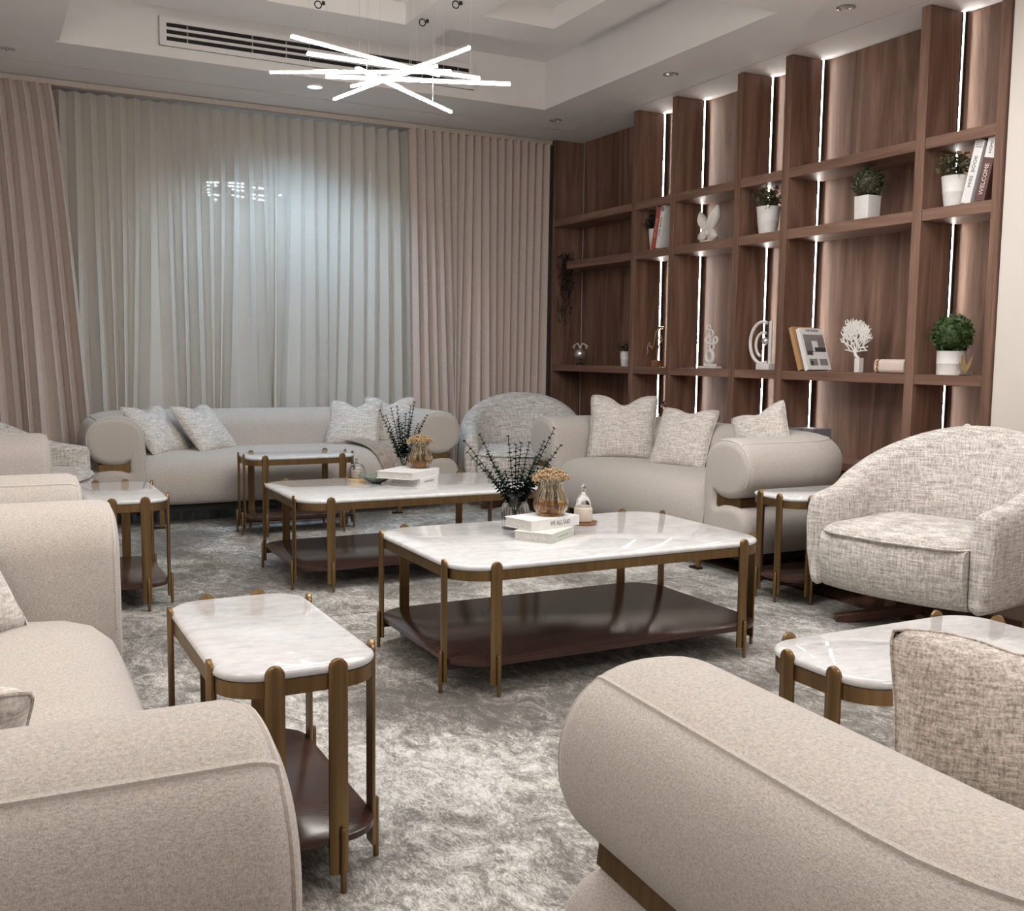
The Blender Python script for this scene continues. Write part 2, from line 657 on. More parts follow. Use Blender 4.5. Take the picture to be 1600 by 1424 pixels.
# linear air vent in the far side of the tray
v = thing('air_vent', 'long white linear air vent with black slots in ceiling tray', 'vent', (1.16, ty1, 3.30))
L = 2.34
MB().box(0, L, -0.012, 0, 0, 0.19).build('backing', 'black_slot', v, smooth=False)
for z, hgt in ((0.0, 0.034), (0.062, 0.017), (0.107, 0.017), (0.152, 0.038)):
    MB().box(0, L, -0.022, -0.008, z, z + hgt).build('slat', 'ceiling_paint', v, smooth=False)
for x0, x1 in ((0, 0.045), (L - 0.045, L)):
    MB().box(x0, x1, -0.0225, -0.008, 0, 0.19).build('end_cap', 'ceiling_paint', v, smooth=False)
for x in (0.18, 0.62, 0.86, 1.5, 1.9, 2.2):
    MB().box(x, x + 0.008, -0.014, -0.011, 0.03, 0.155).build('divider', 'led_off', v, smooth=False)

# recessed downlights
dl = [((0.242, 7.771), 'small recessed downlight at far left above the left drape', 'bulb_off'),
      ((4.422, 4.457), 'recessed downlight near the top right above the shelf wall', 'bulb_off'),
      ((4.393, 6.073), 'middle recessed downlight of the three along the shelf wall', 'bulb_off'),
      ((4.401, 7.708), 'recessed downlight in the far right corner above the drape', 'bulb_off'),
      ((2.311, 7.687), 'lit cyan recessed downlight under the bar chandelier', 'downlight_glow')]
for (x, y), lab, mt in dl:
    d = thing('downlight', lab, 'ceiling light', (x, y, ZC), group='recessed downlights')
    big = mt == 'downlight_glow'
    r = 0.075 if big else 0.055
    MB().lathe([(r * 0.72, 0), (r * 0.72, -0.006), (r * 0.8, -0.010), (r, -0.007), (r, 0)], 28, cap=False).build('trim_ring', 'white_ceramic' if big else 'chrome', d)
    MB().lathe([(0.001, -0.004), (r * 0.72, -0.003)], 24, cap=False).build('lens', mt, d)
    if not big:
        MB().ball((0.0, 0, -0.008), 0.014, 10, 6).build('bulb', 'led_off', d)

# ------------------------------------------------------------------ curtains
random.seed(4)


def curtain(x0, x1, y, npl, amp, z0, z1, seed, xb0=None, xb1=None, drift=0.05, sharp=1.0):
    rnd = random.Random(seed)
    xb0 = x0 if xb0 is None else xb0
    xb1 = x1 if xb1 is None else xb1
    per = 10
    nu = npl * per
    nv = 26
    ph = [rnd.uniform(-1, 1) for _ in range(npl + 4)]
    am = [rnd.uniform(0.55, 1.25) for _ in range(npl + 4)]
    ph2 = [rnd.uniform(-1, 1) for _ in range(npl + 4)]

    def sm(a, t):
        i = int(t)
        f = t - i
        f = f * f * (3 - 2 * f)
        return a[i] * (1 - f) + a[i + 1] * f
    vs, fs = [], []
    for k in range(nv + 1):
        v_ = k / nv                      # 0 top .. 1 bottom
        for i in range(nu + 1):
            t = i / per
            uu = i / nu
            s = math.sin(2 * PI * t)
            s = math.copysign(abs(s) ** sharp, s)
            env = math.sin(PI * uu) ** 0.5
            xt = x0 + (x1 - x0) * uu
            xb = xb0 + (xb1 - xb0) * uu + drift * env * (sm(ph, t * 0.45) + 0.35 * sm(ph2, t * 0.8)) * (0.4 + 0.6 * v_)
            x = xt + (xb - xt) * (v_ ** 0.8)
            a = amp * ((1 - v_) + v_ * sm(am, t))
            dx = 0.25 * amp * math.sin(4 * PI * t)
            vs.append((x + dx, y + a * s + 0.25 * amp * sm(ph2, t) * v_ * 2, z1 + (z0 - z1) * v_))
    for k in range(nv):
        for i in range(nu):
            a = k * (nu + 1) + i
            fs.append((a, a + 1, a + nu + 2, a + nu + 1))
    return MB().add(vs, fs)


c = curtain(-0.9, 0.55, 8.45, 17, 0.045, 0.012, 3.195, 11, -0.9, 0.80, 0.10, 0.7).build('drape', 'drape_cloth')
tag(c, 'taupe pleated drape gathered at the left end of the curtain rail', 'curtain', 'pleated drapes')
c = curtain(3.36, 4.77, 8.45, 18, 0.040, 0.012, 3.195, 23, 3.40, 4.77, 0.11, 0.75).build('drape', 'drape_cloth')
tag(c, 'taupe pleated drape beside the wooden shelf wall', 'curtain', 'pleated drapes')
c = curtain(0.42, 3.44, 8.585, 28, 0.050, 0.012, 3.188, 7, 0.42, 3.52, 0.16, 0.75).build('sheer_curtain', 'sheer_cloth')
tag(c, 'wide translucent sheer curtain with even pleats, window glow behind', 'curtain')

# ================================================================== SHELF WALL
sw = thing('shelf_wall', 'tall built-in walnut shelf wall with vertical light strips', 'shelf', (XS, 0, 0))
panels = [(3.68, 3.735), (4.19, 4.255), (5.29, 5.355), (5.78, 5.84), (6.545, 6.60), (7.065, 7.125), (8.41, 8.44)]
XD = 0.30
for a, b in panels:
    MB().box(0, XD, a, b, 0.0, ZC - 0.002).build('upright', 'walnut', sw, smooth=False, bevel=0.002, seg=1)
bays = [(panels[i][1], panels[i + 1][0]) for i in range(6)]
boards = [(2.44, 2.503), (2.04, 2.105), (1.11, 1.168), (0.55, 0.60)]
for bi, (a, b) in enumerate(bays):
    back0 = a
    MB().box(XD, XD + 0.03, a - 0.01, b - 0.0, 0.0, ZC - 0.002).build('back_panel', 'walnut', sw, smooth=False)
    for k, (z0, z1) in enumerate(boards):
        bb = b
        if bi == 5 and k == 1:
            bb = 8.17
        MB().box(0.006, XD, a, bb, z0, z1).build('shelf_board', 'walnut_board', sw, smooth=False, bevel=0.002, seg=1)
    MB().box(0.02, 0.04, a, b, 0.0, 0.55).build('lower_door', 'walnut', sw, smooth=False)
    # light strip in the far back corner of the bay, on the upright that faces the room
    zs = [0.60, 1.11, 1.168, 2.04, 2.105, 2.44, 2.503, ZC - 0.004]
    yy = b
    for q in range(0, 8, 2):
        if bi == 5:
            MB().box(XD - 0.012, XD - 0.004, b - 0.05, b - 0.044, zs[q], zs[q + 1]).build('light_strip', 'led_off', sw, smooth=False)
        else:
            MB().box(XD - 0.046, XD - 0.034, b - 0.006, b - 0.0005, zs[q], zs[q + 1]).build('light_strip', 'led_white', sw, smooth=False)
            MB().box(XD - 0.034, XD - 0.016, b - 0.011, b - 0.0005, zs[q], zs[q + 1]).box(XD - 0.050, XD - 0.046, b - 0.009, b - 0.0005, zs[q], zs[q + 1]).build('strip_channel', 'dark_metal', sw, smooth=False)

# ================================================================== SOFAS


def superpt(a, rx, rz, p=2.25):
    c_, s_ = math.cos(a), math.sin(a)
    return (math.copysign(abs(c_) ** (2 / p), c_) * rx, math.copysign(abs(s_) ** (2 / p), s_) * rz)


def roll_profile():
    P = [(0.0, 0.165), (0.0, 0.26), (0.0, 0.36), (0.0, 0.46), (0.002, 0.54)]
    cu, cz, rx, rz = 0.205, 0.632, 0.195, 0.172
    for d in range(168, -101, -8):
        x, z = superpt(math.radians(d), rx, rz)
        P.append((cu + x, cz + z))
    P += [(0.140, 0.468), (0.120, 0.478), (0.110, 0.49), (0.110, 0.42), (0.120, 0.410), (0.140, 0.418), (0.18, 0.430), (0.24, 0.434), (0.30, 0.428),
          (0.345, 0.408), (0.378, 0.37), (0.392, 0.32), (0.392, 0.26), (0.382, 0.205), (0.36, 0.165)]
    return P


ROLL = roll_profile()


def upath(x0, x1, d, r, n=10, first=8):
    """U path of the inner face: (point, outward normal) lists for left arm, back, right arm"""
    left = [((x0, d_), (-1, 0)) for d_ in [0 + (d - r) * i / first for i in range(first + 1)]]
    back = [((x0, d - r), (-1, 0))]
    for i in range(1, n + 1):
        a = math.radians(180 - 90 * i / n)
        back.append(((x0 + r + r * math.cos(a), d - r + r * math.sin(a)), (math.cos(a), math.sin(a))))
    for i in range(1, 9):
        back.append(((x0 + r + (x1 - x0 - 2 * r) * i / 8, d), (0, 1)))
    for i in range(1, n + 1):
        a = math.radians(90 - 90 * i / n)
        back.append(((x1 - r + r * math.cos(a), d - r + r * math.sin(a)), (math.cos(a), math.sin(a))))
    right = [((x1, d - r - (d - r) * i / first), (1, 0)) for i in range(first + 1)]
    return left, back, right


def sweep(path, prof):
    return [[(p[0] + n[0] * u, p[1] + n[1] * u, z) for (u, z) in prof] for (p, n) in path]


def inset(prof, d):
    """move every profile point inward by d (clockwise closed outline)"""
    n = len(prof)
    A = sum(prof[i][0] * prof[(i + 1) % n][1] - prof[(i + 1) % n][0] * prof[i][1] for i in range(n))
    sg = 1 if A > 0 else -1
    out = []
    for i in range(n):
        p0, p1, p2 = Vector(prof[i - 1]), Vector(prof[i]), Vector(prof[(i + 1) % n])
        e1, e2 = (p1 - p0).normalized(), (p2 - p1).normalized()
        n_ = Vector((-e1.y, e1.x)) + Vector((-e2.y, e2.x))
        if n_.length < 1e-6:
            n_ = Vector((-e1.y, e1.x))
        n_.normalize()
        out.append(tuple(p1 + n_ * d * sg))
    return out


def arm_loops(x0, sx, depth, R=0.05, first=7):
    """one straight arm with a rounded front, from the front face to the back"""
    lp = []
    for k in range(7):
        a = PI / 2 * k / 6
        ins, y = R * (1 - math.sin(a)), R * (1 - math.cos(a))
        lp.append([(x0 + sx * u, y, z) for (u, z) in inset(ROLL, ins)])
    for i in range(1, first + 1):
        y = R + (depth - R) * i / first
        lp.append([(x0 + sx * u, y, z) for (u, z) in ROLL])
    return lp


def sofa(label, W, loc, rz, drop=0.0, deep=0.62):
    t = thing('sofa', label, 'sofa', loc, rz, 'rolled arm sofas')
    left, back, right = upath(0.40, W - 0.40, deep, 0.16)
    MB().rings(arm_loops(0.40, -1, deep - 0.16), True, False).build('armrest', 'boucle', t, ang=80)
    MB().rings(arm_loops(W - 0.40, 1, deep - 0.16), True, False).build('armrest', 'boucle', t, ang=80)
    MB().rings(sweep(back, ROLL), False, False).build('backrest', 'boucle', t, ang=62)
    # piping along the outer shoulder of the roll and round each front face
    whole = left + back[1:] + right[1:]
    pq = superpt(math.radians(57), 0.195, 0.172)
    pu, pz = 0.205 + pq[0] - 0.001, 0.632 + pq[1] - 0.001
    ln = [(p[0] + n[0] * pu, p[1] + n[1] * pu, pz) for (p, n) in whole]
    def tip(sx, x0):
        return [(x0 + sx * (pu - 0.45 * i_), y_, pz - 0.89 * i_) for y_, i_ in ((0.0165, 0.0125), (0.024, 0.007), (0.034, 0.003), (0.05, 0.0))]
    ln = tip(-1, 0.40) + ln[1:-1] + tip(1, W - 0.40)[::-1]
    MB().tube(ln, 0.0058, 6).build('piping', 'piping_cord', t)
    for sx, x0 in ((-1, 0.40), (1, W - 0.40)):
        pr = ROLL[1:31]
        pts = [(x0 + sx * u, 0.016, z) for (u, z) in inset(ROLL, 0.0125)[3:31]]
        MB().tube(pts, 0.0040, 6).build('piping', 'piping_cord', t)
    # brass band between the roll and the base
    BR = [(0.10, 0.40), (0.10, 0.50), (0.155, 0.474), (0.31, 0.470), (0.315, 0.428), (0.155, 0.424)]
    MB().rings(sweep([((0.40, 0.028), (-1, 0))] + left[1:] + back[1:] + right[1:-1] + [((W - 0.40, 0.028), (1, 0))], BR)).build('brass_band', 'antique_brass', t, ang=25)
    # seat: bulging front, slightly crowned
    sp = [(0.06, 0.165), (0.028, 0.19), (0.006, 0.25), (0.0, 0.32), (0.010, 0.395), (0.036, 0.457), (0.082, 0.498), (0.15, 0.519), (0.28, 0.527), (0.45, 0.527), (deep + 0.01, 0.522), (deep + 0.01, 0.165)]
    loops = []
    for i in range(21):
        q = i / 20
        x = 0.395 + (W - 0.79) * (0.5 - 0.5 * math.cos(PI * q))
        e = min(x - 0.395, W - 0.395 - x)
        k = 0.022 * math.exp(-e / 0.06)
        loops.append([(x, y + (k * 0.6 if y < 0.3 else 0), z - (k if z > 0.3 else 0)) for (y, z) in sp])
    MB().rings(loops).build('seat', 'boucle', t, ang=60)
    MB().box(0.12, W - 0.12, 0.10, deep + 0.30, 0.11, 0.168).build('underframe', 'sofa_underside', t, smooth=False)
    for x in (0.50, W - 0.50):
        for y in (0.07, deep + 0.28):
            lg = MB().box(x - 0.018, x + 0.018, y - 0.007, y + 0.007, 0.0, 0.168 - drop).build('leg', 'antique_brass', t, smooth=False)
            MB().box(x - 0.06, x + 0.02, y - 0.02, y + 0.02, 0.0, 0.012).build('foot_plate', 'dark_metal', lg, smooth=False)
    for ch_ in t.children:
        if not ch_.name.startswith('leg'):
            ch_.location.z = -drop
    return t


sofa('long beige sofa against the sheer curtain at the back of the room', 2.79, (0.62, 7.40, 0), 0)
sofa('beige sofa along the wooden shelf wall with three tweed pillows', 2.50, (3.68, 6.78, 0), -PI / 2)
sofa('beige sofa at the left edge, nearest the camera', 2.38, (0.31, 1.06, 0), PI / 2 - math.radians(1))
sofa('beige sofa at the left edge, second one along, beyond the nearest left sofa', 2.38, (0.315, 3.80, 0), PI / 2 - math.radians(0.3))
sofa('beige sofa in the lower right corner seen from its outer arm', 2.79, (0.882 + 2.79 * math.cos(math.radians(3)), 1.53 - 2.79 * math.sin(math.radians(3)), 0), PI - math.radians(3), 0.095, 0.84)

# ------------------------------------------------------------------ cushions


def cushion(label, corner, wdir, udir, size=0.46, thick=0.15, chop=0.06, h=None, seed=0, mat='pillow_weave'):
    """corner: bottom left corner as seen from its front; wdir along the bottom edge, udir up the face"""
    h = h or size
    rnd = random.Random(seed)
    M = frame(wdir, udir, (0, 0, 0))
    t = thing('cushion', label, 'cushion', corner, 0, 'tweed pillows')
    n = 18
    vs, fs = [], []
    for side in (1, -1):
        for j in range(n + 1):
            for i in range(n + 1):
                a, b = -1 + 2 * i / n, -1 + 2 * j / n
                cr = 1 - 0.05 * (abs(a) * abs(b)) ** 8
                px = a * (1 - 0.07 * (1 - b * b)) * size / 2 * cr
                py = b * (1 - 0.07 * (1 - a * a)) * h / 2 * cr
                dip = chop * math.exp(-(a / 0.34) ** 2) * max(0, (b + 0.55) / 1.55) ** 2
                py -= dip
                e = max(0.0, (1 - abs(a) ** 2.6)) * max(0.0, (1 - abs(b) ** 2.6))
                th = thick / 2 * e ** 0.55
                th *= 1 - 0.55 * math.exp(-(a / 0.22) ** 2) * max(0, b) ** 1.2 * (1 if chop > 0.03 else 0.3)
                th *= 1 + 0.07 * math.sin(5 * a + 3 * b + seed) * math.sin(4 * b - 2 * a + seed * 2)
                vs.append((px + size / 2, py + h / 2, side * th))
    k = (n + 1) ** 2
    for s_ in range(2):
        for j in range(n):
            for i in range(n):
                p = s_ * k + j * (n + 1) + i
                q = (p, p + 1, p + n + 2, p + n + 1)
                fs.append(q if s_ == 0 else q[::-1])
    mb_ = MB().add(vs, fs).xf(M)
    me_o = mb_.build('cover', mat, t, fix=False)
    bm = bmesh.new()
    bm.from_mesh(me_o.data)
    bmesh.ops.remove_doubles(bm, verts=bm.verts, dist=1e-5)
    bmesh.ops.recalc_face_normals(bm, faces=bm.faces)
    bm.to_mesh(me_o.data)
    bm.free()
    # seam cord round the edge
    ed = []
    def E(a, b):
        cr = 1 - 0.05 * (abs(a) * abs(b)) ** 8
        px = a * (1 - 0.07 * (1 - b * b)) * size / 2 * cr
        py = b * (1 - 0.07 * (1 - a * a)) * h / 2 * cr - chop * math.exp(-(a / 0.34) ** 2) * max(0, (b + 0.55) / 1.55) ** 2
        ed.append(M @ Vector((px + size / 2, py + h / 2, 0)))
    for i in range(16):
        E(-1 + i / 8, -1)
    for i in range(16):
        E(1, -1 + i / 8)
    for i in range(16):
        E(1 - i / 8, 1)
    for i in range(16):
        E(-1, 1 - i / 8)
    MB().tube(ed, 0.0028, 5, closed=True).build('seam', mat, t)
    return t


cushion('tweed pillow leaning in the left corner of the back sofa, outer of the pair', (1.09, 7.55, 0.497), (0.70, 0.70, 0), (-0.25, 0.25, 0.42), 0.46, seed=1)
cushion('tweed pillow on the back sofa, right of the left corner pillow', (1.43, 7.60, 0.50), (0.72, 0.66, 0), (-0.27, 0.25, 0.42), 0.46, seed=2)
cushion('tweed pillow on the back sofa, left one of the right pair, over the throw', (2.44, 7.93, 0.505), (0.86, -0.50, 0), (0.17, 0.22, 0.40), 0.44, seed=3)
cushion('tweed pillow on the back sofa half hidden behind eucalyptus sprigs', (2.78, 7.98, 0.497), (0.90, -0.40, 0), (0.12, 0.13, 0.42), 0.43, seed=4)
cushion('tweed pillow with a deep centre dent at the far end of the shelf wall sofa', (3.90, 6.30, 0.50), (0.74, -0.62, 0), (0.10, 0.11, 0.43), 0.50, chop=0.07, seed=5)
cushion('tweed pillow in the middle of the shelf wall sofa, tilted to the right', (4.06, 5.77, 0.50), (0.36, -0.93, 0), (0.20, 0.02, 0.40), 0.45, chop=0.03, seed=6)
cushion('tweed pillow peeking over the near arm of the shelf wall sofa', (4.22, 4.98, 0.50), (0.25, -0.70, 0.28), (0.05, 0.12, 0.40), 0.40, chop=0.03, seed=7)
cushion('thick woven pillow leaning inside the arm of the lower right sofa', (1.325, 1.165, 0.42), (0.82, -0.57, 0), (0.03, 0.06, 0.40), 0.47, 0.18, chop=0.03, h=0.385, seed=8, mat='pillow_coarse')
cushion('woven pillow at the far arm of the nearest left sofa', (-0.205, 2.64, 0.51), (0.70, 0.70, 0), (-0.26, 0.14, 0.42), 0.44, seed=9)
cushion('woven pillow at the near arm of the nearest left sofa, mostly cut off', (0.06, 1.86, 0.51), (-0.98, 0.0, 0), (0.0, -0.34, 0.27), 0.44, chop=0.02, seed=10)

# throw on the back sofa seat
sp = [(0.60, 0.530), (0.45, 0.537), (0.30, 0.537), (0.15, 0.530), (0.082, 0.510), (0.030, 0.468), (0.000, 0.400), (-0.012, 0.32), (-0.008, 0.25)]
loops = []
for k, (y, z) in enumerate(sp):
    row = []
    for i in range(25):
        q = i / 24
        x = 1.93 + 0.03 * k + (0.46 - 0.012 * k) * q
        row.append((x, y + 0.004 * math.sin(q * 40) * (1 if z < 0.45 else 0) - (0.006 if z < 0.45 else 0), z + 0.010 + (0.006 * math.sin(q * 44 + k * 0.5) if z > 0.45 else 0) + 0.03 * math.exp(-((q - 0.2) / 0.2) ** 2) * math.exp(-((k - 1.5) / 1.2) ** 2)))
    loops.append(row)
o = MB().rings(loops, False, False, closed_loop=False).build('throw_blanket', 'throw_knit')
sm_ = o.modifiers.new('solid', 'SOLIDIFY')
sm_.thickness = 0.008
o.location = (0.62, 7.40, 0)
tag(o, 'ribbed beige brown throw draped over the back sofa seat', 'blanket')

# ================================================================== ARMCHAIRS


def armchair(label, loc, rz):
    t = thing('armchair', label, 'armchair', loc, rz, 'tweed barrel armchairs')
    # path of the inner face of the wraparound shell
    path = []
    hw, r = 0.345, 0.345
    for i in range(9):
        path.append(((-hw, 0.02 + 0.38 * i / 8), (-1, 0)))
    for i in range(1, 30):
        a = math.radians(180 - 180 * i / 30)
        path.append(((r * math.cos(a), 0.40 + 0.98 * r * math.sin(a)), (math.cos(a), math.sin(a))))
    for i in range(9):
        path.append(((hw, 0.40 - 0.38 * i / 8), (1, 0)))
    n = len(path)
    loops = []
    for i, (p, nn) in enumerate(path):
        q = abs(2 * i / (n - 1) - 1)          # 1 at arm fronts, 0 at back
        s = min(1, max(0, (0.93 - q) / 0.90))
        s = s * s * (3 - 2 * s)
        tk = 0.72 + 0.28 * min(1, (1 - q) / 0.35)
        H = 0.625 - 0.015 * max(0, (q - 0.9) * 10) + 0.30 * s
        lean = 0.085 * s
        fr = max(0, 1 - p[1] / 0.11)
        pr = [(0.0, 0.19), (0.0, 0.40), (-0.004 + lean * 0.2, 0.52), (0.004 + lean * 0.75, H - 0.07), (0.022 + lean * 0.95, H - 0.022), (0.05 + lean, H - 0.004), (0.075 + lean, H),
              (0.10 + lean, H - 0.005), (0.128 + lean, H - 0.025), (0.148 + lean, H - 0.075), (0.155 + lean * 0.75, 0.46), (0.145 + lean * 0.3, 0.33), (0.115, 0.21), (0.095, 0.178), (0.06, 0.168)]
        loops.append([(p[0] + nn[0] * u * tk, p[1] + nn[1] * u * tk, z) for (u, z) in pr])
    MB().rings(loops).build('backrest_shell', 'tweed', t, bevel=0.035, seg=4, ang=62)
    # front and seat
    fp = [(0.10, 0.168), (0.035, 0.180), (0.0, 0.225), (-0.018, 0.33), (-0.016, 0.40), (-0.004, 0.437), (0.02, 0.448), (0.6, 0.448), (0.6, 0.168)]
    lp = []
    for i in range(13):
        x = -0.345 + 0.69 * i / 12
        b = 0.055 * (1 - (abs(x) / 0.345) ** 2.4)
        lp.append([(x, y - (b if y < 0.2 else 0), z) for y, z in fp])
    MB().rings(lp).build('seat_base', 'tweed', t, ang=60)
    cp = []
    nn_ = 16
    for sgn, zz in ((-1, 0.395), (1, 0.475)):
        pass
    rings_ = []
    for (sc, z) in ((0.86, 0.430), (0.985, 0.436), (1.0, 0.448), (0.985, 0.462), (0.92, 0.478), (0.72, 0.494), (0.4, 0.504), (0.05, 0.507)):
        lp = []
        for i in range(40):
            a = 2 * PI * i / 40
            x, y = superpt(a, 0.352 * min(1, sc * 1.01), 0.335 * sc, 9)
            bow = -0.055 * (1 - (x / 0.36) ** 2) if y < 0 else 0
            lp.append((x, 0.315 + y + bow * sc, z))
        rings_.append(lp)
    MB().rings(rings_).build('seat_cushion', 'tweed', t, ang=60)
    edge = [(p[0], p[1], 0.447) for p in [(x_ * 1.004, (y_ - 0.3) * 1.008 + 0.3, z_) for x_, y_, z_ in rings_[2]]]
    MB().tube(edge, 0.005, 5, closed=True).build('piping', 'tweed', t)
    # swivel base
    b = MB().lathe([(0.035, 0.045), (0.035, 0.17)], 16, (0, 0.38, 0)).build('swivel_post', 'dark_metal', t)
    for k in range(4):
        a = PI / 4 + k * PI / 2
        M = Matrix.Translation((0, 0.38, 0)) @ Matrix.Rotation(a, 4, 'Z')
        q = MB().prism([(0.0, 0.055), (0.0, 0.085), (0.10, 0.085), (0.42, 0.035), (0.43, 0.030), (0.43, 0.0), (0.38, 0.0)], 'y', -0.028, 0.028)
        q.xf(M).build('base_leg', 'leg_wood', t, smooth=False, bevel=0.004)
    return t


armchair('cream and grey tweed swivel armchair on the right beside the bare wall', (3.60, 3.225, 0), math.radians(-77))
armchair('tweed armchair in the far corner between the back sofa and the shelf wall', (3.84, 7.20, 0), math.radians(-28))
armchair('tweed armchair at the far left in front of the left drape', (0.52, 6.92, 0), math.radians(70))

# ================================================================== TABLES


def table(label, cat, name, x0, x1, y0, y1, tip, inset_long, inset_short, corner, group, longx=True, zshelf=0.13):
    """legs: two on each side, like staves outside the top"""
    w_, d_ = x1 - x0, y1 - y0
    t = thing(name, label, cat, (x0, y0, 0), 0, group)
    ix, iy = (inset_long, inset_short) if longx else (inset_short, inset_long)
    e = 0.013
    top = tip - 0.014
    # bullnose marble slab
    loops = []
    for off, z in ((0.006, top - 0.022), (0.0, top - 0.017), (-0.002, top - 0.010), (0.002, top - 0.003), (0.009, top)):
        loops.append([(p[0], p[1], z) for p in rrect(e + off, w_ - e - off, e + off, d_ - e - off, corner - off, 10)])
    MB().rings(loops).build('marble_top', 'marble', t, ang=70)
    # apron ring
    o1 = rrect(e + 0.002, w_ - e - 0.002, e + 0.002, d_ - e - 0.002, corner, 10)
    o2 = rrect(e + 0.016, w_ - e - 0.016, e + 0.016, d_ - e - 0.016, corner - 0.012, 10)
    za, zb = top - 0.022 - 0.036, top - 0.022
    MB().rings([[(p[0], p[1], z) for p in pp] for pp, z in ((o2, zb), (o1, zb), (o1, za), (o2, za), (o2, zb))], False, False).build('apron', 'antique_brass', t, ang=40)
    # lower shelf
    loops = [[(p[0], p[1], z) for p in rrect(e + off, w_ - e - off, e + off, d_ - e - off, corner, 10)] for off, z in ((0.004, zshelf - 0.02), (0.0, zshelf - 0.017), (0.0, zshelf - 0.002), (0.003, zshelf))]
    MB().rings(loops).build('lower_shelf', 'dark_wood', t, ang=50)
    rb = MB()
    if longx:
        for y in (iy, d_ - iy):
            rb.box(0.01, w_ - 0.01, y - 0.012, y + 0.012, zshelf - 0.045, zshelf - 0.02)
    else:
        for x in (ix, w_ - ix):
            rb.box(x - 0.012, x + 0.012, 0.01, d_ - 0.01, zshelf - 0.045, zshelf - 0.02)
    rb.build('shelf_rail', 'dark_wood', t, smooth=False)
    # staves
    hw = 0.0225
    sec = [(-hw, 0.0), (-hw, -0.006), (-hw * 0.8, -0.0095), (-hw * 0.4, -0.0125), (0, -0.0135), (hw * 0.4, -0.0125), (hw * 0.8, -0.0095), (hw, -0.006), (hw, 0.0)]

    def stave(px, py, rz):
        zz = [(0.042, 1.0), (tip - hw, 1.0)]
        for k in range(1, 7):
            a = PI / 2 * k / 6
            zz.append((tip - hw + hw * math.sin(a), max(0.03, math.cos(a))))
        M = Matrix.Translation((px, py, 0)) @ Matrix.Rotation(rz, 4, 'Z')
        l = MB().rings([[(a * k_, b_, z) for a, b_ in sec] for z, k_ in zz]).xf(M).build('leg', 'antique_brass', t, ang=35)
        MB().lathe([(0.0075, 0.0), (0.0075, 0.150), (0.004, 0.156)], 10, (0.006, -0.019, 0)).xf(M).build('foot_peg', 'antique_brass', l)
    for x in (ix, w_ - ix):
        stave(x, 0.015, 0)
        stave(x, d_ - 0.015, PI)
    for y in (iy, d_ - iy):
        stave(0.015, y, -PI / 2)
        stave(w_ - 0.015, y, PI / 2)
    return t


table('large marble coffee table in front, brass staves and dark lower shelf', 'coffee table', 'coffee_table', 1.485, 2.965, 3.255, 4.19, 0.502, 0.165, 0.137, 0.155, 'marble coffee tables')
table('marble coffee table behind the front one, nearer the back sofa', 'coffee table', 'coffee_table', 1.438, 2.92, 5.10, 6.01, 0.502, 0.172, 0.142, 0.155, 'marble coffee tables')
G = 'marble side tables'
table('marble side table in front of the long back sofa', 'side table', 'side_table', 1.575, 2.365, 6.84, 7.27, 0.556, 0.125, 0.135, 0.105, G)
table('marble side table at the left in front of the second left sofa', 'side table', 'side_table', 0.408, 0.818, 5.08, 5.86, 0.556, 0.125, 0.13, 0.105, G, False)
table('marble side table in the left foreground, nearest the camera', 'side table', 'side_table', 0.432, 0.838, 2.190, 2.972, 0.556, 0.125, 0.130, 0.105, G, False)
table('marble side table between the shelf wall sofa and the right armchair', 'side table', 'side_table', 3.60, 4.36, 3.83, 4.225, 0.563, 0.12, 0.125, 0.105, G)
table('marble side table at the right edge behind the woven pillow', 'side table', 'side_table', 1.69, 2.47, 1.54, 1.94, 0.556, 0.12, 0.125, 0.105, G)

# ================================================================== THINGS ON THE TABLES


def book(label, loc, a, w_, d_, h, cover, pages='page_block', name='book', group=None):
    """lies flat; spine along local x at y=0"""
    t = thing(name, label, 'book', loc, a, group)
    c = MB()
    c.box(0, w_, 0, d_, 0, 0.003).box(0, w_, 0, d_, h - 0.003, h).box(0, w_, 0, 0.003, 0.003, h - 0.003)
    c.build('cover', cover, t, smooth=False)
    MB().box(0.004, w_ - 0.004, 0.003, d_ - 0.005, 0.003, h - 0.003).build('pages', pages, t, smooth=False)
    return t


ZT = 0.488
ang = math.atan2(0.067, 0.27)
b2 = book('lower white book on the front coffee table with pale green spine', (2.045, 3.555, ZT), math.atan2(0.132, 0.183), 0.225, 0.175, 0.040, 'book_green', group='white books on the front coffee table')
for q_ in range(5):
    MB().box(0.06 + q_ * 0.022, 0.072 + q_ * 0.022, -0.0006, 0, 0.017, 0.021).build('spine_mark', 'ink_grey', b2, smooth=False)
b1 = book('upper white book on the front coffee table lettered WE ALL SAID', (1.999, 3.646, ZT + 0.0405), ang, 0.278, 0.168, 0.042, 'book_pale', group='white books on the front coffee table')
text_part('WE ALL SAID', 0.028, 'ink_grey', b1, frame((1, 0, 0), (0, 0, 1), (0.165, -0.0006, 0.021)), squash=0.72)
b4 = book('lower white book on the rear coffee table', (2.254, 5.453, ZT), math.atan2(0.13, 0.152), 0.23, 0.20, 0.040, 'book_pale', group='white books on the rear coffee table')
for q_ in range(6):
    MB().box(0.05 + q_ * 0.02, 0.064 + q_ * 0.02, -0.0006, 0, 0.014, 0.025).build('spine_mark', 'ink_grey', b4, smooth=False)
b3 = book('upper white book on the rear coffee table under the amber vase', (2.189, 5.414, ZT + 0.0405), math.atan2(0.228, 0.276), 0.33, 0.24, 0.042, 'book_pale', group='white books on the rear coffee table')


